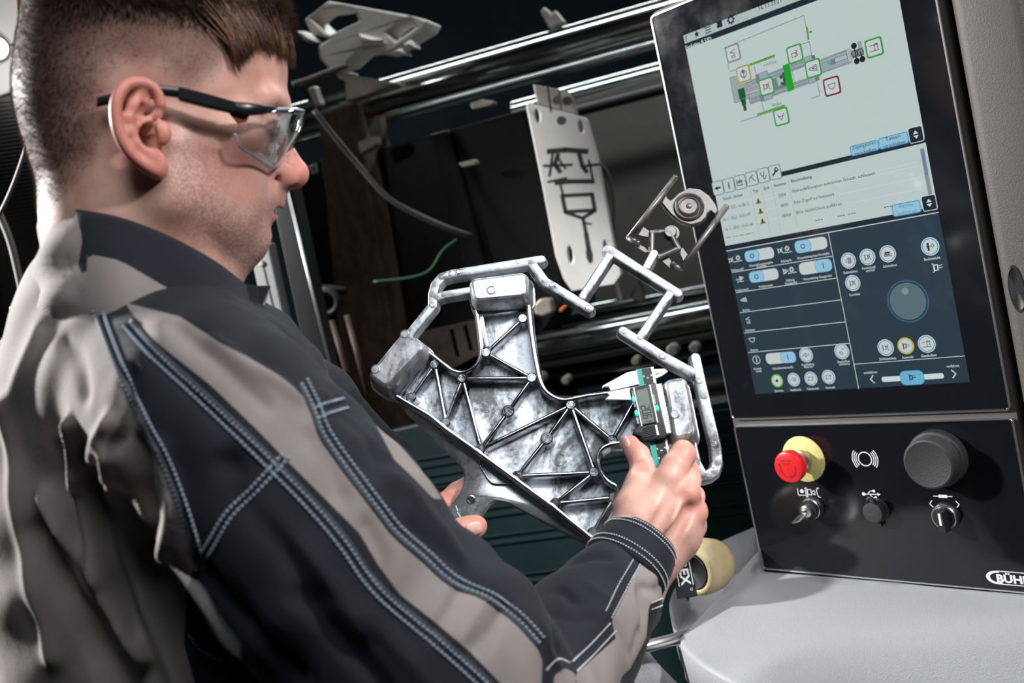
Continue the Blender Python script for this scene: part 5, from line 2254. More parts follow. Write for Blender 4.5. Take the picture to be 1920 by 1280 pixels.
# ------------------------------------------------ head, in the head frame
mm = .3874e-3
fd = Field((-.125, -.185, -.095), (.150, .155, .095), .0016)
fd.ell(hp(294, 105), (.0920, .092, .0745), .01)
fd.ell(hp(200, 200), (.0590, .060, .058), .02)
fd.ell(hp(405, 155), (.0455, .052, .056), .015)
fd.ell(hp(392, 285), (.0430, .082, .0580), .02)
for s in (1, -1):
    fd.cone(hp(315, 385, 0) + [0, 0, s * .046], hp(440, 434, 0) + [0, 0, s * .013], .020, .0150, .018)
    fd.cone(hp(310, 300, 0) + [0, 0, s * .050], hp(315, 385, 0) + [0, 0, s * .046], .020, .020, .02)
    fd.ell(hp(424, 286, 0) + [0, 0, s * .040], (.024, .020, .020), .018)      # cheek bone
    fd.ell(hp(415, 365, 0) + [0, 0, s * .034], (.026, .036, .021), .02)       # cheek
    fd.cone(hp(520, 203, 0) + [0, 0, s * .008], hp(490, 208, 0) + [0, 0, s * .040], .0090, .0085, .010)   # brow
fd.ell(hp(454, 385), (.0215, .026, .024), .012)
fd.ell(hp(454, 445), (.0160, .0155, .0170), .010)
# eye sockets and eyes
for s in (1, -1):
    fd.ell(hp(524, 247, 0) + [0, 0, s * .031], (.013, .011, .015), .010, True)
    fd.ell(hp(487, 249, 0) + [0, 0, s * .030], (.0125, .0125, .0125), .003)
    fd.cone(hp(514, 243, 0) + [0, 0, s * .022], hp(499, 246, 0) + [0, 0, s * .042], .0030, .0028, .004)   # upper lid
    fd.cone(hp(512, 262, 0) + [0, 0, s * .022], hp(497, 260, 0) + [0, 0, s * .042], .0028, .0026, .004)   # lower lid
# nose
fd.chain([(hp(516, 222), .0070), (hp(517, 258), .0072), (hp(536, 295), .0078), (hp(553, 323), .0088)], .006)
fd.ell(hp(554, 327), (.0093, .0100, .0100), .006)
fd.cone(hp(549, 338), hp(518, 350), .0048, .0050, .005)
for s in (1, -1):
    fd.ell(hp(531, 336, 0) + [0, 0, s * .0105], (.0100, .0082, .0068), .005)
    fd.cone(hp(505, 318, 0) + [0, 0, s * .016], hp(490, 300, 0) + [0, 0, s * .022], .008, .008, .012)
    fd.ell(hp(540, 349, 0) + [0, 0, s * .0075], (.0052, .0030, .0034), .002, True)
for s in (1, -1):
    fd.cone(hp(512, 322, 0) + [0, 0, s * .0175], hp(513, 347, 0) + [0, 0, s * .0170], .0018, .0020, .004, True)
# mouth
for s in (1, -1):
    fd.cone(hp(508, 370), hp(488, 372, 0) + [0, 0, s * .022], .0068, .0065, .012)
    fd.cone(hp(510, 386), hp(486, 394, 0) + [0, 0, s * .021], .0058, .0034, .005)
    fd.cone(hp(499, 407), hp(482, 402, 0) + [0, 0, s * .021], .0056, .0036, .005)
fd.cone(hp(520, 397, .010), hp(500, 398, .020), .0026, .0018, .001, True)
fd.cone(hp(520, 397, -.010), hp(520, 397, .010), .0040, .0040, .001, True)
fd.cone(hp(505, 426), hp(497, 424, .014), .0040, .0030, .008, True)
fd.cone(hp(505, 426), hp(497, 424, -.014), .0040, .0030, .008, True)
# neck
fd.chain([(hp(226, 300), .0575), (hp(248, 420), .0575), (hp(262, 560), .056), (hp(275, 640), .056)], .015)
fd.cone(hp(395, 440), hp(330, 540), .030, .040, .03)
fd.cone(hp(300, 330, .055), hp(380, 520, .020), .010, .012, .015)
HV, HFc = fd.mesh()
HV = relax(HV, HFc, 2, .5)
hair_poly = [hp(a, b)[:2] for a, b in ((545, 92), (500, 112), (470, 85), (452, 105), (446, 140), (415, 172), (395, 190), (352, 205), (318, 190), (300, 172), (240, 168), (210, 190), (208, 260), (190, 320), (150, 372), (110, 398), (40, 400), (-60, 300), (-60, -300), (600, -300), (590, 40))]
_sd = sd_poly(HV[:, 0], HV[:, 1], hair_poly)
_n = vnormals(HV, HFc)
_t = np.clip((HV[:, 1] - hp(300, 75)[1]) / (hp(300, -20)[1] - hp(300, 75)[1]), 0, 1) * np.clip(_sd / .010, 0, 1)
HV = HV + _n * (.005 * _t * _t * (3 - 2 * _t))[:, None]

# ------------------------------------------------ ear
ELO = hp(258, 240, .082)
fe = Field(ELO + [-.036, -.048, -.030], ELO + [.036, .048, .030], .0008)


def eh(px, py, dh=0.):
    # ear plane leans out towards the back
    h = .0765 + max(0, (300 - px)) * .000165 + dh
    return hp(px, py, h)


OUT = [(301, 196), (297, 180), (287, 165), (270, 156), (252, 155), (236, 161), (225, 174), (218, 192), (217, 214), (220, 238), (228, 262), (241, 284), (258, 301), (277, 314), (293, 322)]
OC = [tuple(q) for q in crom(OUT, 3)]
fe.chain([(eh(*p, .0005), .0027 + .0006 * math.sin(i / len(OC) * PI)) for i, p in enumerate(OC)], .002)
fe.chain([(eh(301, 196), .0026), (eh(296, 214, -.002), .0026), (eh(276, 226, -.005), .0020)], .003)
# back plate
for p, r in (((262, 180), 15), ((250, 200), 20), ((245, 225), 20), ((250, 250), 18), ((262, 275), 18), ((280, 295), 16), ((295, 310), 10)):
    fe.ell(eh(*p, -.0055), (r * mm * 1.1, r * mm * 1.1, .0030), .004)
fe.chain([(eh(262, 172, -.002), .0030), (eh(250, 196, -.0015), .0032), (eh(240, 222, -.0015), .0034), (eh(243, 248, -.0015), .0034), (eh(254, 270, -.0015), .0034), (eh(272, 284, -.001), .0036)], .004)
fe.chain([(eh(247, 205, -.002), .0028), (eh(268, 196, -.0035), .0026)], .004)
fe.ell(eh(268, 292, -.0015), (.0085, .0075, .0036), .004)
fe.ell(eh(284, 304, -.0015), (.0090, .0085, .0040), .004)
fe.ell(eh(297, 318, -.002), (.0060, .0070, .0038), .004)
fe.ell(eh(303, 250, .0015), (.0062, .0085, .0050), .004)                      # tragus
fe.cone(eh(262, 236, -.0015), eh(276, 226, -.003), .0020, .0016, .003)
fe.ell(eh(277, 256, -.001), (.0060, .0085, .0055), .003, True)                # concha
fe.ell(eh(270, 212, .0005), (.0065, .0060, .0032), .003, True)
EV, EFc = fe.mesh()
EV = relax(EV, EFc, 1, .5)
# far ear: mirrored
EV2 = EV * [1, 1, -1]
EF2 = [f[::-1] for f in EFc]

# ------------------------------------------------ hands, in optics axes


def bo(px, py, h):
    u, v = BF.hit(px, py, h)
    return BF.o + u * BF.ex + v * BF.ey + h * BF.ez


def bc(px, py, h, rpx):
    p = bo(px, py, h)
    return (p, rpx * p[2] / F)


def bounds(chs, pad=.012):
    P = np.array([p for c in chs for p, r in c])
    R = max(r for c in chs for p, r in c)
    return P.min(0) - R - pad, P.max(0) + R + pad


thumb = [bc(1172, 829, .0330, 10), bc(1181, 833, .0340, 15), bc(1197, 853, .0380, 19.5), bc(1205, 876, .0400, 20), bc(1199, 906, .0430, 25), bc(1188, 950, .0440, 34)]
index = [bc(1250, 905, .0480, 27), bc(1266, 873, .0480, 25), bc(1281, 852, .0430, 23), bc(1280, 846, .0260, 20), bc(1262, 850, .0100, 17), bc(1246, 858, .0060, 15)]
middle = [bc(1286, 928, .0460, 25), bc(1292, 900, .0380, 21), bc(1292, 884, .0240, 19), bc(1276, 884, .0080, 17), bc(1250, 890, .0040, 15)]
ring = [bc(1298, 956, .0340, 24), bc(1300, 930, .0200, 20), bc(1285, 918, .0050, 17), bc(1255, 922, .0020, 15)]
pinky = [bc(1300, 985, .0200, 22), bc(1300, 965, .0060, 18), bc(1280, 955, -.004, 15), bc(1256, 955, -.006, 13)]
wristA, wristB = bc(1184, 1010, .0440, 36), bc(1236, 1040, .0340, 38)
palm = [[wristA, bc(1205, 975, .046, 40), index[0]], [bc(1205, 1020, .042, 40), bc(1245, 968, .046, 40), middle[0]], [wristB, bc(1262, 985, .038, 42), ring[0]], [wristB, bc(1272, 1005, .026, 38), pinky[0]],
        [thumb[-1], wristA], [bc(1230, 960, .034, 44), bc(1220, 1010, .030, 44)], [wristA, bc(1140, 1110, .04, 70)], [wristB, bc(1165, 1140, .03, 70)], [bc(1215, 930, .040, 30), bc(1235, 925, .042, 30)]]
rh = [thumb, index, middle, ring, pinky] + palm
lo, hi = bounds(rh)
fh = Field(lo, hi, .0013)
for c in palm:
    fh.chain(c, .012)
for c in (index, middle, ring, pinky):
    fh.chain(c, .0045)
fh.chain(thumb, .006)
# knuckles, tendons, thumb nail bed
for p, r in (((1257, 893, .0545), 15), ((1293, 924, .0535), 15), ((1309, 962, .0400), 15)):
    q = bc(*p, r)
    fh.ell(q[0], (q[1],) * 3, .008)
fh.cone(bo(1262, 930, .066), bo(1222, 1005, .066), .0052, .0052, .006, True)
fh.cone(bo(1290, 958, .058), bo(1250, 1020, .058), .0052, .0052, .006, True)
for a, b in (((1190, 872), (1213, 862)), ((1190, 879), (1214, 870)), ((1192, 886), (1213, 879))):
    fh.cone(bo(*a, .0505), bo(*b, .0505), .0016, .0016, .0022, True)
RV, RFc = fh.mesh()
RV = relax(RV, RFc, 1, .5)

# left hand behind the lug, thumb over its edge
lt = [bc(896, 985, .0040, 16), bc(889, 988, .0060, 20.5), bc(868, 993, .0080, 21), bc(845, 998, .0080, 20), bc(800, 1010, .006, 26), bc(760, 1020, -.005, 36)]
li = [bc(884, 905, -.0260, 18), bc(858, 926, -.0270, 20.5), bc(826, 952, -.0270, 22), bc(790, 985, -.022, 26), bc(755, 1015, -.012, 34)]
l2 = [bc(880, 948, -.0290, 18), bc(845, 960, -.0300, 20), bc(800, 1000, -.024, 26), bc(750, 1025, -.012, 34)]
l3 = [bc(870, 980, -.0290, 18), bc(835, 990, -.0300, 20), bc(790, 1015, -.024, 26), bc(745, 1035, -.012, 34)]
lp = [bc(775, 1010, -.012, 40), bc(720, 1040, -.010, 46), bc(690, 1060, -.010, 52)]
lh = [lt, li, l2, l3, lp]
lo, hi = bounds(lh)
fl_ = Field(lo, hi, .0015)
for c in lh:
    fl_.chain(c, .006)
LV, LFc = fl_.mesh()
LV = relax(LV, LFc, 1, .5)

# hidden trunk and limbs that join head and hands under the clothes
lo, hi = pc(0, 300, 1.0), pc(900, 1300, 1.0)
ft = Field([-.50, -.12, .50], [.20, .50, 1.22], .009)
neckb = hL2O(hp(255, 600))[0]
ft.chain([(neckb, .055), (pc(300, 800, .84), .10), (pc(360, 1050, .85), .10), (pc(430, 1350, .86), .11)], .03)
ft.chain([(pc(300, 720, .82), .07), (pc(400, 790, .70), .05), (pc(930, 1410, .70), .045), (pc(1080, 1200, .80), .036), (pc(1165, 1085, .86), .026)], .02)
ft.chain([(pc(330, 760, .9), .07), (pc(430, 800, 1.0), .05), (pc(650, 940, 1.04), .045), (pc(720, 1040, .97), .032)], .02)
TV, TFc = ft.mesh()

# ------------------------------------------------ body mesh and its painted colour fields
parts = [(hL2O(HV), HFc), (hL2O(EV), EFc), (hL2O(EV2), EF2), (RV, RFc), (LV, LFc), (TV, TFc)]
Vs, Fs, off = [], [], 0
for V, f in parts:
    Vs.append(V)
    Fs += [tuple(i + off for i in q) for q in f]
    off += len(V)
BV = np.concatenate(Vs)
hl = HF.L(BV)
nh = len(HV)
isH = np.zeros(len(BV), bool)
isH[:nh] = True
isE = np.zeros(len(BV), bool)
isE[nh:nh + 2 * len(EV)] = True


def ss(x, a, b):
    t = np.clip((x - a) / (b - a), 0, 1)
    return t * t * (3 - 2 * t)


def near(px, py, h, r, sgn=True):
    c = hp(px, py, h)
    q = hl.copy()
    if sgn:
        q[:, 2] = np.abs(q[:, 2])
    return np.exp(-(((q - c) ** 2).sum(1)) / (r * r))


x, y, z = hl[:, 0], hl[:, 1], np.abs(hl[:, 2])
red = np.zeros(len(BV))
red[isH] = (.75 * near(558, 325, 0, .020) + .25 * near(440, 310, .06, .03) + .15 * near(500, 120, .02, .04))[isH]
red[isE] = .55
iR = slice(nh + 2 * len(EV), nh + 2 * len(EV) + len(RV))
for p in ((1285, 850, .05), (1300, 880, .035), (1293, 924, .052), (1309, 962, .04), (1180, 833, .04), (1210, 880, .045)):
    red += .40 * np.exp(-((BV - bo(*p)) ** 2).sum(1) / .012 ** 2)
for p in ((893, 986, .01), (884, 905, -.02), (830, 945, -.02)):
    red += .6 * np.exp(-((BV - bo(*p)) ** 2).sum(1) / .016 ** 2)
red = np.clip(red, 0, 1)
# hairline in head coordinates (forward, up)
hair_poly = [hp(a, b)[:2] for a, b in ((545, 92), (500, 112), (470, 85), (452, 105), (446, 140), (415, 172), (395, 190), (352, 205), (318, 190), (300, 172), (240, 168), (210, 190), (208, 260), (190, 320), (150, 372), (110, 398), (40, 400), (-60, 300), (-60, -300), (600, -300), (590, 40))]
sdh = sd_poly(x, y, hair_poly)
scalp = np.where(isH, ss(sdh, -.006, .012) * (.52 + .45 * ss(y, hp(300, 190)[1], hp(300, 40)[1]) + .35 * ss(-x, .02, .08) * ss(y, hp(300, 330)[1], hp(300, 180)[1])), 0)
scalp = np.clip(scalp, 0, .95)
beard_poly = [hp(a, b)[:2] for a, b in ((330, 260), (380, 300), (410, 370), (450, 400), (480, 380), (525, 360), (540, 380), (520, 480), (430, 520), (340, 460), (300, 380), (305, 300))]
sdb = sd_poly(x, y, beard_poly)
stub = np.where(isH, ss(sdb, -.010, .018) * .50 + .75 * near(470, 486, .01, .016) + .2 * near(395, 300, .06, .02), 0)
lip = np.where(isH, np.clip(.8 * near(515, 388, .006, .006) + .8 * near(504, 407, .006, .006) + .5 * near(498, 398, .018, .005), 0, .5), 0)
mole = np.where(isH, np.clip(1.2 * near(401, 284, hl[isH & (np.abs(x - hp(401, 284, .065)[0]) < .004) & (np.abs(y - hp(401, 284, .065)[1]) < .004)][:, 2].max(initial=.066), .0026, False), 0, .85), 0)
body = meshobj('body', O2man(BV), Fs, M_SKIN, man, dict(red=red, scalp=scalp, stubble=np.clip(stub, 0, .9), lip=lip, mole=mole, tooth=np.zeros(len(BV))))
body['label'] = 'fair-skinned head and hands'
BT = BVHTree.FromPolygons([Vector(v) for v in BV], Fs)

# teeth, eyes, nails
mb = MB()
for i in range(-3, 4):
    c = hp(512, 399, 0) + [-.0008 * i * i, 0, i * .0060]
    mb.box(tuple(c + [-.003, 0, 0]), (.004, .0085, .0056))
mb.v = [tuple(O2man(hL2O(v))[0]) for v in mb.v]
mb.build('teeth', mat('tooth_white', lin(235, 232, 222), .3), body, bevel=.0008)
for s in (1, -1):
    mb = MB()
    mb.ball(tuple(hp(488, 249, 0) + [0, 0, s * .030]), .0122, 16)
    mb.v = [tuple(O2man(hL2O(v))[0]) for v in mb.v]
    ey = mb.build('eye', mat('eye_white', lin(200, 190, 184), .2), body, smooth=True)
    mb = MB()
    d_ = nrm([.92, -.30, .12])
    c = hp(488, 249, 0) + [0, 0, s * .030] + d_ * .0100
    a_ = nrm(np.cross(d_, [0, 1, 0]))
    b_ = np.cross(d_, a_)
    for r, k in ((.0056, 0), ):
        mb.rings([[tuple(c + (a_ * math.cos(t * PI / 10) + b_ * math.sin(t * PI / 10)) * q + d_ * e) for t in range(20)] for q, e in ((.0060, .0), (.0050, .0020), (.0028, .0026), (.0004, .0027))])
    mb.v = [tuple(O2man(hL2O(v))[0]) for v in mb.v]
    mb.build('iris', mat('iris_dark', lin(46, 50, 56), .15), ey, smooth=True)


def nail(c, n_, up_, w, l):
    n_ = nrm(n_)
    up_ = nrm(np.array(up_) - np.dot(up_, n_) * n_)
    s_ = np.cross(up_, n_)
    mb = MB()
    rings = []
    for q, e in ((1., -.0012), (1., .0002), (.85, .0006), (.4, .0010), (.05, .0011)):
        rings.append([tuple(O2man((np.array(c) + s_ * w * q * np.sign(math.cos(t)) * abs(math.cos(t)) ** .7 + up_ * l * q * np.sign(math.sin(t)) * abs(math.sin(t)) ** .7 + n_ * (e - (w * q * math.cos(t)) ** 2 * 30)).reshape(1, 3))[0]) for t in [k * PI / 10 for k in range(20)]])
    mb.rings(rings)
    mb.build('nail', mat('nail', lin(224, 178, 166), .25), body, smooth=True)


def cast(px, py, tree):
    d_ = Vector(pc(px, py, 1.)).normalized()
    h = tree.ray_cast(Vector((0, 0, 0)), d_)
    return h


h_ = cast(889, 991, BT)
if h_[0]:
    nail(np.array(h_[0]), np.array(h_[1]), bo(905, 985, 0) - bo(880, 990, 0), .0062, .0072)
h_ = cast(1171, 832, BT)
if h_[0]:
    nail(np.array(h_[0]), np.array(h_[1]) * .4 + np.array([-.75, .1, -.5]), bo(1166, 820, 0) - bo(1180, 850, 0), .0050, .0062)

# ------------------------------------------------ hair
HT = BVHTree.FromPolygons([Vector(v) for v in HV], HFc)
nH = vnormals(HV, HFc)
sdv = sd_poly(HV[:, 0], HV[:, 1], hair_poly)
tri_c = np.array([HV[list(f)].mean(0) for f in HFc])
sdt = sd_poly(tri_c[:, 0], tri_c[:, 1], hair_poly)
cand = np.where((sdt > 0) & (tri_c[:, 2] > -.05))[0]
top = ss(tri_c[:, 1], hp(300, 125)[1], hp(300, 25)[1]) * ss(tri_c[:, 0], -.085, -.02)
M_HAIR = mat('brown_hair', lin(58, 43, 36), .85, spec=.05, noise=.35, nscale=60, dark=lin(44, 32, 27))
pick = rng.choice(cand, 60000)
v, f = [], []
for fi in pick:
    q = HFc[fi]
    w_ = rng.dirichlet(np.ones(len(q)))
    p = (HV[list(q)] * w_[:, None]).sum(0)
    n_ = nH[q[0]]
    t_ = top[fi]
    dens = min(1, .25 + max(0, sdt[fi]) / .02)
    if rng.random() > dens:
        continue
    L_ = (.0020 + .0018 * ss(-p[0], .0, .08)) * (1 - t_) + .013 * t_
    L_ *= rng.uniform(.7, 1.2)
    dirv = nrm(n_ * (.35 - .02 * t_) + np.array([.75 * t_ - .25 * (1 - t_), -.75 * (1 - t_) - .25 * t_, 0]) + rng.normal(0, .07, 3))
    r = .00007 + .00016 * t_
    a_ = nrm(np.cross(dirv, [.3, .2, .9]))
    b_ = np.cross(dirv, a_)
    o = len(v)
    p = p - n_ * .0004
    for k in range(3):
        v.append(p + (a_ * math.cos(k * 2.094) + b_ * math.sin(k * 2.094)) * r * 1.5)
    v.append(p + dirv * L_)
    f += [(o, o + 1, o + 3), (o + 1, o + 2, o + 3), (o + 2, o, o + 3)]
# fringe: longer locks falling over the forehead
M_FR = mat('fringe_hair', lin(112, 74, 48), .55, noise=.4, nscale=80, dark=lin(60, 42, 32))
hv_ = len(v)
hs = meshobj('hair', O2man(hL2O(np.array(v))), f, M_HAIR, man)
tag(hs, None, None, None, 'stuff')
v, f = [], []
HL = np.array([(438, 128, .056), (455, 104, .054), (472, 90, .051), (497, 102, .042), (528, 114, .024), (551, 118, .0), (546, 114, -.02), (536, 108, -.036)], float)
for i in range(130):
    t = rng.uniform(0, len(HL) - 1.001)
    k = int(t)
    q = HL[k] * (1 - t + k) + HL[k + 1] * (t - k)
    q = q + [rng.normal(0, 5), rng.normal(-6, 9), rng.normal(0, .002)]
    tip = hp(*q)
    rt_ = hp(q[0] - rng.uniform(40, 75), q[1] - rng.uniform(80, 120), q[2] * 1.0)
    for _ in range(14):
        a = rt_ + rng.normal(0, .0045, 3)
        b = tip + rng.normal(0, .0016, 3)
        lay_ = .0014 + .0032 * rng.random()
        pts = []
        for e in np.linspace(0, 1, 7):
            p = a * (1 - e) + b * e
            h_ = HT.find_nearest(Vector(p))
            n_ = np.array(h_[1])
            pts.append(np.array(h_[0]) + n_ * (lay_ * (.25 + 1.2 * math.sin(min(1, e * 1.05) * PI * .62))))
        o = len(v)
        for k2, p in enumerate(pts):
            r = .00062 * (1 - (k2 / 6.3) ** 2)
            t_ = nrm(pts[min(k2 + 1, 6)] - pts[max(k2 - 1, 0)])
            a_ = nrm(np.cross(t_, [.2, .1, 1]))
            b_ = np.cross(t_, a_)
            for j in range(3):
                v.append(p + (a_ * math.cos(j * 2.094) + b_ * math.sin(j * 2.094)) * r)
        for k2 in range(6):
            for j in range(3):
                aa, bb = o + k2 * 3 + j, o + k2 * 3 + (j + 1) % 3
                f.append((aa, bb, bb + 3, aa + 3))
fs = meshobj('fringe', O2man(hL2O(np.array(v))), f, M_FR, man)
tag(fs, None, None, None, 'stuff')

# ------------------------------------------------ jacket


def jacket_material():
    m = bpy.data.materials.new('work_jacket_cloth')
    m.use_nodes = True
    N, L = m.node_tree.nodes, m.node_tree.links
    b = N['Principled BSDF']
    b.inputs['Roughness'].default_value = .82
    b.inputs['Specular IOR Level'].default_value = .25
    b.inputs['Sheen Weight'].default_value = .12
    b.inputs['Sheen Roughness'].default_value = .4
    a = N.new('ShaderNodeAttribute')
    a.attribute_name = 'grey_sd'
    gt = N.new('ShaderNodeMapRange')
    gt.inputs['From Min'].default_value, gt.inputs['From Max'].default_value = -.6, .6
    L.new(a.outputs['Fac'], gt.inputs['Value'])
    tc = N.new('ShaderNodeTexCoord')
    n = N.new('ShaderNodeTexNoise')
    n.inputs['Scale'].default_value = 14
    n.inputs['Detail'].default_value = 6
    L.new(tc.outputs['Object'], n.inputs['Vector'])

    def ramp(c0, c1):
        r = N.new('ShaderNodeValToRGB')
        r.color_ramp.elements[0].color = (*c0, 1)
        r.color_ramp.elements[1].color = (*c1, 1)
        r.color_ramp.elements[0].position, r.color_ramp.elements[1].position = .3, .7
        L.new(n.outputs['Fac'], r.inputs['Fac'])
        return r.outputs['Color']
    x = N.new('ShaderNodeMix')
    x.data_type = 'RGBA'
    L.new(gt.outputs['Result'], x.inputs['Factor'])
    L.new(ramp(lin(21, 24, 31), lin(33, 36, 45)), x.inputs['A'])
    L.new(ramp(lin(126, 118, 115), lin(146, 138, 135)), x.inputs['B'])
    L.new(x.outputs['Result'], b.inputs['Base Color'])
    w = N.new('ShaderNodeTexWave')
    w.wave_type = 'BANDS'
    w.bands_direction = 'DIAGONAL'
    w.inputs['Scale'].default_value = 420
    w.inputs['Distortion'].default_value = .4
    L.new(tc.outputs['Object'], w.inputs['Vector'])
    n3 = N.new('ShaderNodeTexNoise')
    n3.inputs['Scale'].default_value = 60
    n3.inputs['Detail'].default_value = 5
    L.new(tc.outputs['Object'], n3.inputs['Vector'])
    ad = N.new('ShaderNodeMath')
    ad.operation = 'MULTIPLY_ADD'
    ad.inputs[1].default_value = .35
    L.new(w.outputs['Fac'], ad.inputs[0])
    L.new(n3.outputs['Fac'], ad.inputs[2])
    bp = N.new('ShaderNodeBump')
    bp.inputs['Strength'].default_value = .35
    bp.inputs['Distance'].default_value = .0022
    L.new(ad.outputs[0], bp.inputs['Height'])
    L.new(bp.outputs['Normal'], b.inputs['Normal'])
    return m


M_JACK = jacket_material()


def jc(px, py, d, rpx):
    return (pc(px, py, d), rpx * d / F)


trunk_r = [jc(285, 800, .82, 296), jc(322, 1010, .83, 298), jc(410, 1300, .84, 305), jc(480, 1520, .86, 300)]
trunk_l = [jc(275, 800, .98, 235), jc(330, 1010, 1.0, 240), jc(425, 1300, 1.0, 245), jc(490, 1520, 1.0, 240)]
yoke = [jc(212, 650, .735, 152), jc(300, 690, .715, 150), jc(385, 770, .665, 158)]
arm_r = [jc(385, 770, .665, 158), jc(490, 898, .672, 205), jc(600, 1028, .68, 226), jc(800, 1265, .69, 240), jc(940, 1430, .70, 226)]
fore_r = [jc(940, 1430, .70, 200), jc(1005, 1300, .755, 142), jc(1090, 1190, .81, 118), jc(1146, 1108, .838, 94), jc(1162, 1078, .848, 60)]
arm_l = [jc(340, 740, .95, 170), jc(430, 770, 1.0, 140), jc(560, 792, 1.02, 112), jc(667, 910, 1.02, 110), jc(760, 1040, 1.0, 84)]
chest = [jc(400, 800, .80, 200), jc(470, 1000, .82, 210), jc(520, 1250, .84, 220)]
lo, hi = np.array([-.53, -.13, .48]), np.array([.17, .46, 1.24])
fj = Field(lo, hi, .0030)
for c, k in ((trunk_r, .06), (trunk_l, .06), (yoke, .05), ([jc(225, 560, .78, 130), jc(290, 660, .92, 120), jc(340, 740, .95, 150)], .05), (chest, .06), (arm_l, .03)):
    fj.chain(c, k)
# torso and right arm meet softly at the shoulder, sharply lower down
fa = Field(lo, hi, .0030)
fa.chain(arm_r, .02)
fa.chain(fore_r, .012)
gx = np.meshgrid(*[lo[i] + fj.vox * np.arange(fj.n[i]) for i in range(3)], indexing='ij', sparse=True)
kk = np.clip(.05 - .05 * (gx[1] - .06) / .12, .010, .05).astype(np.float32)
A_, B_ = fj.D, fa.D
hh = np.clip(.5 + .5 * (A_ - B_) / kk, 0, 1)
fj.D = A_ * (1 - hh) + B_ * hh - kk * hh * (1 - hh)
JV, JFc = fj.mesh()
JV = relax(JV, JFc, 2, .5)
JT = BVHTree.FromPolygons([Vector(q) for q in JV], JFc)


def drape(path, tree=None, n=8):
    """lay a drawn line onto the cloth"""
    out = []
    for q in crom(path, n):
        h = cast(q[0], q[1], tree or JT)
        if h[0] is not None:
            if out and (h[0] - out[-1][0]).length > .06:
                continue
            out.append((h[0], h[1]))
    return out


FOLDS = [([(15, 760), (32, 900), (55, 1050), (100, 1230)], 20, 5), ([(140, 790), (150, 900), (165, 1000), (184, 1090)], 13, 9), ([(205, 790), (176, 850), (152, 905)], 13, 7),
         ([(85, 930), (130, 1020), (190, 1110), (268, 1235)], 13, 11), ([(118, 850), (128, 950), (146, 1040), (176, 1100)], 15, -9), ([(70, 1000), (110, 1090), (170, 1190), (240, 1300)], 24, -12),
         ([(205, 850), (228, 980), (262, 1100), (340, 1290)], 18, 8), ([(180, 880), (196, 980), (215, 1060), (262, 1180)], 12, -9), ([(258, 840), (272, 960), (298, 1080), (356, 1200)], 20, -10), ([(300, 840), (322, 950), (308, 1070), (336, 1160)], 16, 6),
         ([(245, 700), (235, 780), (215, 840)], 14, -5), ([(120, 640), (150, 680), (160, 740)], 18, -4), ([(70, 620), (40, 690), (20, 760)], 16, 3),
         ([(430, 870), (520, 1000), (600, 1120)], 26, -6), ([(380, 1065), (450, 1150), (560, 1270)], 20, -8), ([(345, 1110), (430, 1190), (520, 1290)], 18, 6), ([(455, 905), (560, 1030), (680, 1180)], 22, 5),
         ([(590, 820), (622, 880), (640, 930)], 18, -4), ([(690, 985), (715, 1040), (705, 1080)], 16, -4), ([(868, 1105), (840, 1150), (812, 1185)], 13, -5), ([(950, 1135), (925, 1180), (895, 1215)], 13, -5), ([(905, 1125), (880, 1170), (860, 1205)], 10, 4),
         ([(640, 760), (700, 830), (690, 880)], 22, -5), ([(620, 745), (670, 790), (720, 850)], 14, 4), ([(740, 900), (800, 960), (860, 1040)], 20, 4), ([(770, 990), (850, 1050), (900, 1110)], 16, -4),
         ([(1048, 1110), (1062, 1118), (1076, 1128)], 9, -5), ([(1085, 1052), (1110, 1044), (1142, 1048)], 8, -5), ([(1035, 1150), (1075, 1165), (1105, 1160)], 11, -4), ([(1040, 1185), (1050, 1215), (1075, 1235)], 9, -5), ([(1020, 1180), (1030, 1220), (1050, 1250)], 9, 4),
         ([(1110, 1100), (1120, 1110), (1135, 1120)], 9, 3), ([(1185, 1090), (1190, 1130), (1200, 1170)], 8, 4), ([(1210, 1100), (1228, 1105), (1245, 1100)], 8, -6), ([(1150, 1170), (1170, 1200), (1180, 1230)], 7, -4), ([(1196, 1110), (1205, 1160), (1190, 1220)], 8, -4),
         ([(400, 640), (470, 690), (560, 740)], 14, 5), ([(330, 610), (420, 690), (500, 760)], 14, -5), ([(250, 610), (330, 700), (420, 800)], 16, -3), ([(560, 1120), (640, 1200), (720, 1290)], 18, -6), ([(690, 1150), (760, 1230), (820, 1300)], 16, 4)]
nJ = vnormals(JV, JFc)
disp = np.zeros(len(JV))
for path, w, a in FOLDS:
    L = drape(path, None, 4)
    if len(L) < 2:
        continue
    P = np.array([p for p, n in L])
    d3 = polydist(JV, P)
    sig = w * P[:, 2].mean() / F
    g = np.exp(-(d3 / sig) ** 2)
    facing = np.clip(.3 - (nJ * (JV / np.linalg.norm(JV, axis=1)[:, None])).sum(1), 0, 1)
    disp += a * (.0012 if path[0][0] < 320 and path[0][1] > 690 else .0010) * g * np.minimum(1, facing * 2)
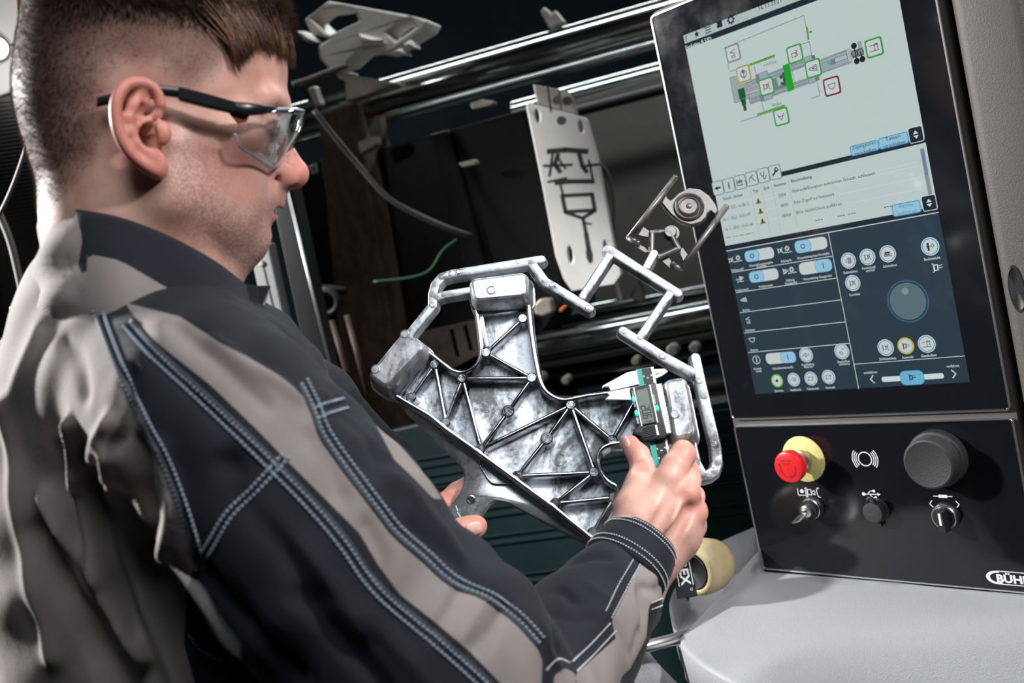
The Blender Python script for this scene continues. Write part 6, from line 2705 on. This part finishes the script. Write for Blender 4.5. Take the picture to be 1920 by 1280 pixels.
# slow waves in the cloth
ph = JV * 1.0
disp += .0016 * np.sin(ph[:, 0] * 55 + 2 * np.sin(ph[:, 1] * 40)) * np.sin(ph[:, 1] * 48 + ph[:, 2] * 35)
disp += .0010 * np.sin(ph[:, 0] * 130 + ph[:, 1] * 90 + 2 * np.sin(ph[:, 2] * 70))
disp = relax(np.repeat(disp[:, None], 3, 1), JFc, 2, .5)[:, 0]
JV = relax(JV + nJ * np.clip(disp, -.012, .012)[:, None], JFc, 1, .4)
JT = BVHTree.FromPolygons([Vector(q) for q in JV], JFc)
G1 = [(165, 560), (200, 650), (245, 730), (290, 830), (330, 920), (355, 1010), (363, 1060), (350, 1110), (345, 1210), (380, 1330), (420, 1700), (-900, 1700), (-900, 300), (165, 300)]
G2 = [(233, 567), (337, 593), (413, 643), (467, 670), (523, 703), (547, 722), (577, 752), (596, 796), (640, 858), (708, 952), (741, 994), (790, 1040), (838, 1088), (906, 1117), (964, 1160), (1003, 1199), (1017, 1241), (1013, 1330), (985, 1330), (945, 1287), (882, 1222),
      (819, 1168), (751, 1115), (708, 1057), (674, 999), (625, 950), (538, 863), (480, 803), (393, 720), (333, 673), (283, 633)]
G3 = [(1200, 1057), (1230, 1068), (1262, 1092), (1262, 1112), (1219, 1132), (1216, 1144), (1212, 1195), (1182, 1253), (1166, 1267), (1158, 1300), (1083, 1300), (1081, 1262), (1155, 1196), (1147, 1164)]
G4 = [(1040, 1266), (1060, 1252), (1078, 1262), (1080, 1300), (1035, 1300)]
G5 = [(704, 795), (751, 836), (800, 892), (830, 936), (812, 934), (770, 890), (740, 862)]
zz = JV[:, 2]
jx, jy = 960 + JV[:, 0] / zz * F, 640 + JV[:, 1] / zz * F
gsd = np.full(len(JV), -1e9)
for G in (G1, G2, G3, G4, G5):
    gsd = np.maximum(gsd, sd_poly(jx, jy, G))
gsd = np.clip(gsd, -20, 20)
jk = meshobj('jacket', O2man(JV), JFc, M_JACK, man, dict(grey_sd=gsd))
jk['label'] = 'grey and black work jacket with contrast stitching'

# cuff: a stitched band round the right wrist
ca, cb = pc(1132, 1128, .832), pc(1204, 1016, .866)
cx = nrm(cb - ca)
CFr = Frame(cb, np.cross(cx, [0, 0, -1.]), np.cross(cx, np.cross(cx, [0, 0, -1.])))
sg_ = 1 if CFr.ez.dot(cx) > 0 else -1
mb = MB()
prof = [(.0290, -.0345), (.0362, -.034), (.0374, -.030), (.0370, -.022), (.0362, -.014), (.0350, -.008), (.0340, -.003), (.0330, .001), (.0306, .0015), (.0296, -.002), (.0290, -.020)]
NC = 72
rings = []
for r, zc in prof:
    rings.append([(r * (1.0 + .010 * math.sin(3 * k * 2 * PI / NC + zc * 90)) * .97 * math.cos(k * 2 * PI / NC), r * (1.0 + .012 * math.sin(5 * k * 2 * PI / NC - zc * 60)) * math.sin(k * 2 * PI / NC), sg_ * zc) for k in range(NC)])
mb.rings(rings, True, False, False)
cuffV = [CFr.o + q[0] * CFr.ex + q[1] * CFr.ey + q[2] * CFr.ez for q in mb.v]
cuff = meshobj('cuff', O2man(np.array(cuffV)), mb.f, M_JACK, man, dict(grey_sd=np.full(len(cuffV), -20.)))
cuffb = cuff.data
_bm = bmesh.new()
_bm.from_mesh(cuffb)
bmesh.ops.recalc_face_normals(_bm, faces=_bm.faces)
_bm.to_mesh(cuffb)
_bm.free()
CT = BVHTree.FromPolygons([Vector(q) for q in cuffV], mb.f)

# collar
rt = [(84, 394, .0), (108, 388, .034), (160, 396, .055), (230, 411, .065), (310, 441, .067), (380, 478, .062), (430, 512, .043), (456, 534, .012)]
rm = [(72, 490, .0), (96, 480, .046), (155, 484, .068), (235, 498, .079), (320, 530, .082), (396, 580, .074), (440, 600, .050), (462, 596, .012)]
rb = [(76, 575, .0), (96, 575, .052), (155, 573, .075), (240, 588, .088), (330, 612, .090), (412, 657, .082), (452, 668, .050), (466, 652, .012)]
r0 = [(104, 650, .0), (112, 650, .045), (156, 645, .068), (240, 655, .088), (335, 680, .086), (412, 715, .078), (448, 725, .050), (458, 715, .012)]


def ring_pts(l):
    a = [hp(*q) for q in l]
    b = [q * [1, 1, -1] for q in a[1:][::-1]]
    c = a + b + [a[0]]
    return np.array(crom(c, 5))


lay = [ring_pts(l) for l in (rt, rm, rb, r0)]
lv_ = np.array([crom([l[i] for l in lay], 6) for i in range(len(lay[0]))])     # i, level, xyz
ni, nl = lv_.shape[:2]
cV = lv_.reshape(-1, 3).copy()
for i in range(ni):
    for j in range(nl):
        p = cV[i * nl + j]
        t = j / nl
        rad = nrm([p[0] - hp(250, 480)[0], 0, p[2]])
        amp = .0022 * math.sin(i * .55) * math.sin(t * PI) + (.0022 * math.sin(t * 19 + .5 * i) * (1 if p[0] < -.05 else .1))
        cV[i * nl + j] = p + rad * amp
cF = [(i * nl + j, i * nl + j + 1, (i + 1) * nl + j + 1, (i + 1) * nl + j) for i in range(ni - 1) for j in range(nl - 1)]
cO = hL2O(cV)
qx, qy = 960 + cO[:, 0] / cO[:, 2] * F, 640 + cO[:, 1] / cO[:, 2] * F
GC1 = [(-50, 300), (140, 300), (146, 400), (158, 450), (150, 500), (166, 530), (160, 640), (-50, 660)]
GC2 = [(170, 478), (225, 490), (330, 552), (430, 628), (466, 650), (440, 690), (330, 640), (160, 600)]
cs = np.maximum(sd_poly(qx, qy, GC1), sd_poly(qx, qy, GC2))
col_ = meshobj('collar', O2man(cO), cF, M_JACK, man, dict(grey_sd=np.clip(cs, -20, 20)))
so = col_.modifiers.new('thickness', 'SOLIDIFY')
so.thickness = .0035
so.offset = 0
CLT = BVHTree.FromPolygons([Vector(q) for q in cO], cF)
fp = [(452, 532, .004), (476, 536, -.006), (500, 535, -.016), (489, 572, -.014), (473, 602, -.008), (465, 640, -.002), (462, 660, .006)]
mb = MB()
fv = [tuple(hL2O(hp(*q))[0]) for q in fp]
mb.add(fv, [(0, 1, 6), (1, 5, 6), (1, 4, 5), (1, 3, 4), (1, 2, 3)])
flp = meshobj('collar_flap', O2man(np.array(mb.v)), mb.f, M_JACK, man, dict(grey_sd=np.array([-9, -9, 0, 2, 1, -4, -9.])), False)
so = flp.modifiers.new('thickness', 'SOLIDIFY')
so.thickness = .004

# seams and stitches
M_ST = mat('stitch_thread', lin(132, 146, 160), .7)
M_ST2 = mat('bright_stitch_thread', lin(205, 212, 216), .7)


def stitches(name, paths, tree, m, r=.00050, pitch=.0030, dash=.0022):
    mb = MB()
    for path in paths:
        L = drape(path, tree, 10)
        if len(L) < 2:
            continue
        P = np.array([p for p, n in L])
        Nn = np.array([n for p, n in L])
        s = np.concatenate([[0], np.cumsum(np.linalg.norm(np.diff(P, axis=0), axis=1))])
        t = 0
        while t + dash < s[-1]:
            a = np.array([np.interp(t, s, P[:, k]) for k in range(3)])
            b = np.array([np.interp(t + dash, s, P[:, k]) for k in range(3)])
            n_ = nrm([np.interp(t, s, Nn[:, k]) for k in range(3)])
            mb.tube([a + n_ * r * .1, (a + b) / 2 + n_ * r * .8, b + n_ * r * .1], [r * .6, r, r * .6], 5)
            t += pitch
    o = meshobj(name, O2man(np.array(mb.v)), mb.f, m, None)
    return tag(o, None, None, None, 'stuff')


def shift(path, dx, dy):
    return [(a + dx, b + dy) for a, b in path]


S1 = [(176, 578), (212, 672), (258, 775), (300, 858), (336, 945), (358, 1015), (372, 1070)]
S2 = [(246, 600), (300, 660), (370, 724), (440, 790), (510, 858), (590, 940), (650, 1010), (700, 1082), (745, 1128), (810, 1182), (880, 1243), (930, 1290)]
S3 = [(530, 850), (470, 915), (420, 965), (376, 1040)]
S4 = [(560, 722), (584, 770), (604, 820), (650, 886), (712, 968), (745, 1008), (795, 1052), (845, 1096), (912, 1126), (968, 1168), (1010, 1214)]
S5 = [(586, 767), (612, 756), (645, 747)]
st = stitches('stitches', [shift(S1, -2, 0), shift(S1, 14, -2), shift(S2, -3, 4), shift(S2, -16, 12), S3, shift(S3, 13, 6), shift(S4, 4, -4), shift(S4, 14, -12), S5, shift(S5, 8, 18), [(352, 1190), (380, 1220), (420, 1240)]], JT, M_ST, .00115, .0032, .0026)
st.parent = jk
S7 = [[(1187, 1049), (1160, 1095), (1136, 1145)], [(1200, 1057), (1175, 1103), (1146, 1159)], [(1144, 1168), (1110, 1205), (1073, 1240)], [(1155, 1182), (1118, 1222), (1081, 1259)], [(1222, 1130), (1240, 1122), (1250, 1112)], [(1222, 1142), (1240, 1135), (1250, 1126)],
      [(1024, 1256), (1045, 1236), (1070, 1243)]]
st2 = stitches('sleeve_stitches', S7, JT, M_ST2, .00062, .0026, .0018)
st2.parent = jk
mb = MB()
for zc in (-.0015, -.0055, -.0240, -.0295):
    for k in range(96):
        a0, a1 = k * 2 * PI / 96, (k + .62) * 2 * PI / 96
        rr = np.interp(zc, [p[1] for p in prof[:8]], [p[0] for p in prof[:8]]) + .0007
        q = []
        for a in (a0, (a0 + a1) / 2, a1):
            k_ = a / (2 * PI) * NC
            q.append((rr * (1.0 + .010 * math.sin(3 * a + zc * 90)) * .97 * math.cos(a), rr * (1.0 + .012 * math.sin(5 * a - zc * 60)) * math.sin(a), sg_ * zc))
        mb.tube(q, [.0004, .00065, .0004], 5)
cv = [CFr.o + q[0] * CFr.ex + q[1] * CFr.ey + q[2] * CFr.ez for q in mb.v]
st3 = meshobj('cuff_stitches', O2man(np.array(cv)), mb.f, M_ST2, cuff)
tag(st3, None, None, None, 'stuff')

# seam piping along the panel edges
M_PIPE = mat('seam_piping', lin(48, 54, 64), .7)
for nm, path, r in (('seam', S1, .0015), ('seam', S2, .0013), ('seam', S4, .0013)):
    L = drape(path, JT, 10)
    mb = MB()
    mb.tube([p + n * .0002 for p, n in L], r, 6)
    meshobj(nm, O2man(np.array(mb.v)), mb.f, M_PIPE, jk)

# trousers and shoes (below the frame)
fl2 = Field(np.array([-.62, .30, .55]), np.array([.30, 1.62, 1.42]), .014)
hipc = pc(470, 1500, .92)
for s, e in ((-.09, 0), (.09, 0)):
    hx = hipc + np.array([0, 0, s])
    fl2.chain([(hx - DOWN * .05, .12), (hx + DOWN * .40, .085), (hx + DOWN * (1.5 - DOWN.dot(hx) - .07), .062)], .04)
PV, PFc = fl2.mesh()
meshobj('trousers', O2man(PV), PFc, M_BLK, man)
for s in (-.09, .09):
    hx = hipc + np.array([0, 0, s])
    g = hx + DOWN * (1.5 - DOWN.dot(hx) - .045)
    fs_ = Field(g - .22, g + .22, .008)
    fs_.cone(g, g + _X * .17, .048, .040, .02)
    V, f = fs_.mesh()
    meshobj('shoe', O2man(V), f, M_BLK, man)

# ---------------------------------------------------------------- safety glasses
gl = thing('safety_glasses', 'clear wraparound safety glasses with black temple arms worn by the man', 'safety glasses', HF)
M_LENS = bpy.data.materials.new('clear_lens')
M_LENS.use_nodes = True
N, L = M_LENS.node_tree.nodes, M_LENS.node_tree.links
N.remove(N['Principled BSDF'])
tr, gs, mx, fr = N.new('ShaderNodeBsdfTransparent'), N.new('ShaderNodeBsdfGlossy'), N.new('ShaderNodeMixShader'), N.new('ShaderNodeLayerWeight')
tr.inputs['Color'].default_value = (.90, .93, .94, 1)
gs.inputs['Roughness'].default_value = .04
fr.inputs['Blend'].default_value = .45
fk = N.new('ShaderNodeMath')
fk.operation = 'MULTIPLY_ADD'
fk.inputs[1].default_value = .75
fk.inputs[2].default_value = .04
L.new(fr.outputs['Facing'], fk.inputs[0])
L.new(fk.outputs[0], mx.inputs[0])
L.new(tr.outputs[0], mx.inputs[1])
L.new(gs.outputs[0], mx.inputs[2])
L.new(mx.outputs[0], N['Material Output'].inputs['Surface'])
M_GB = mat('glasses_black', (.008, .009, .011), .3)
TOP = [(440, 216, .074), (470, 207, .073), (505, 205, .066), (545, 204, .046), (566, 207, .018), (569, 208, .0)]
BOT = [(440, 250, .074), (452, 277, .072), (478, 293, .064), (511, 314, .044), (538, 292, .016), (549, 274, .0)]
T3, B3_ = np.array(crom([hp(*q) for q in TOP], 5)), np.array(crom([hp(*q) for q in BOT], 5))
T3 = np.concatenate([T3, T3[::-1][1:] * [1, 1, -1]])
B3_ = np.concatenate([B3_, B3_[::-1][1:] * [1, 1, -1]])
nu, nv = len(T3), 9
lvv = []
for i in range(nu):
    for j in range(nv):
        t = j / (nv - 1)
        p = T3[i] * (1 - t) + B3_[i] * t
        p = p + np.array([.0022, 0, 0]) * math.sin(t * PI)
        lvv.append(tuple(p))
lf = [(i * nv + j, i * nv + j + 1, (i + 1) * nv + j + 1, (i + 1) * nv + j) for i in range(nu - 1) for j in range(nv - 1)]
lens = meshobj('lens', lvv, lf, M_LENS, gl)
so = lens.modifiers.new('thickness', 'SOLIDIFY')
so.thickness = .0022
so.offset = 0
mb = MB()
mb.tube([Vector(q) for q in T3], .0012, 8)
mb.tube([Vector(q) for q in B3_], .0009, 8)
mb.build('lens_rim', mat('clear_rim', (.55, .6, .64), .15, .3), gl, smooth=True)
for s in (1, -1):
    def pt(px, py, h):
        q = hp(px, py, h)
        return Vector((q[0], q[1], q[2] * s))
    mb = MB()

    def strip(pts):
        """arm of rectangular section: (px, py_top, py_bottom, h, thickness)"""
        rings = []
        for px, y0, y1, h, t in pts:
            a, b = pt(px, y0, h), pt(px, y1, h)
            o = Vector((0, 0, s * t / 2))
            m0, m1 = a.lerp(b, .18), a.lerp(b, .82)
            rings.append([a - o * .5, a + o * .5, m0 + o, m1 + o, b + o * .5, b - o * .5, m1 - o, m0 - o])
        mb.rings(rings)
    strip([(182, 183, 201, .0700, .003), (215, 174, 193, .0725, .0035), (255, 163, 181, .0745, .0035), (296, 160, 178, .0760, .0035), (338, 164, 184, .0780, .004)])
    arm = mb.build('temple_arm', M_GB, gl, fix=True, auto=40)
    mb = MB()
    strip([(334, 164, 187, .0780, .006), (340, 164, 190, .0780, .0066), (390, 177, 203, .0775, .0066), (436, 190, 213, .0775, .006), (442, 192, 212, .0783, .0056)])
    mb.build('sleeve', M_GB, arm, fix=True, auto=40)
    mb = MB()
    strip([(440, 191, 212, .0785, .004), (462, 193, 217, .0775, .005), (490, 196, 215, .072, .005), (515, 200, 209, .062, .004), (540, 203, 207, .049, .003)])
    mb.build('hinge_plate', M_GB, arm, fix=True, auto=40)
    mb = MB()
    strip([(430, 206, 214, .0765, .002), (446, 212, 232, .0755, .002), (462, 214, 228, .0745, .002), (468, 214, 216, .074, .002)])
    mb.build('amber_insert', mat('amber_plastic', lin(120, 66, 30), .3), arm, fix=True)
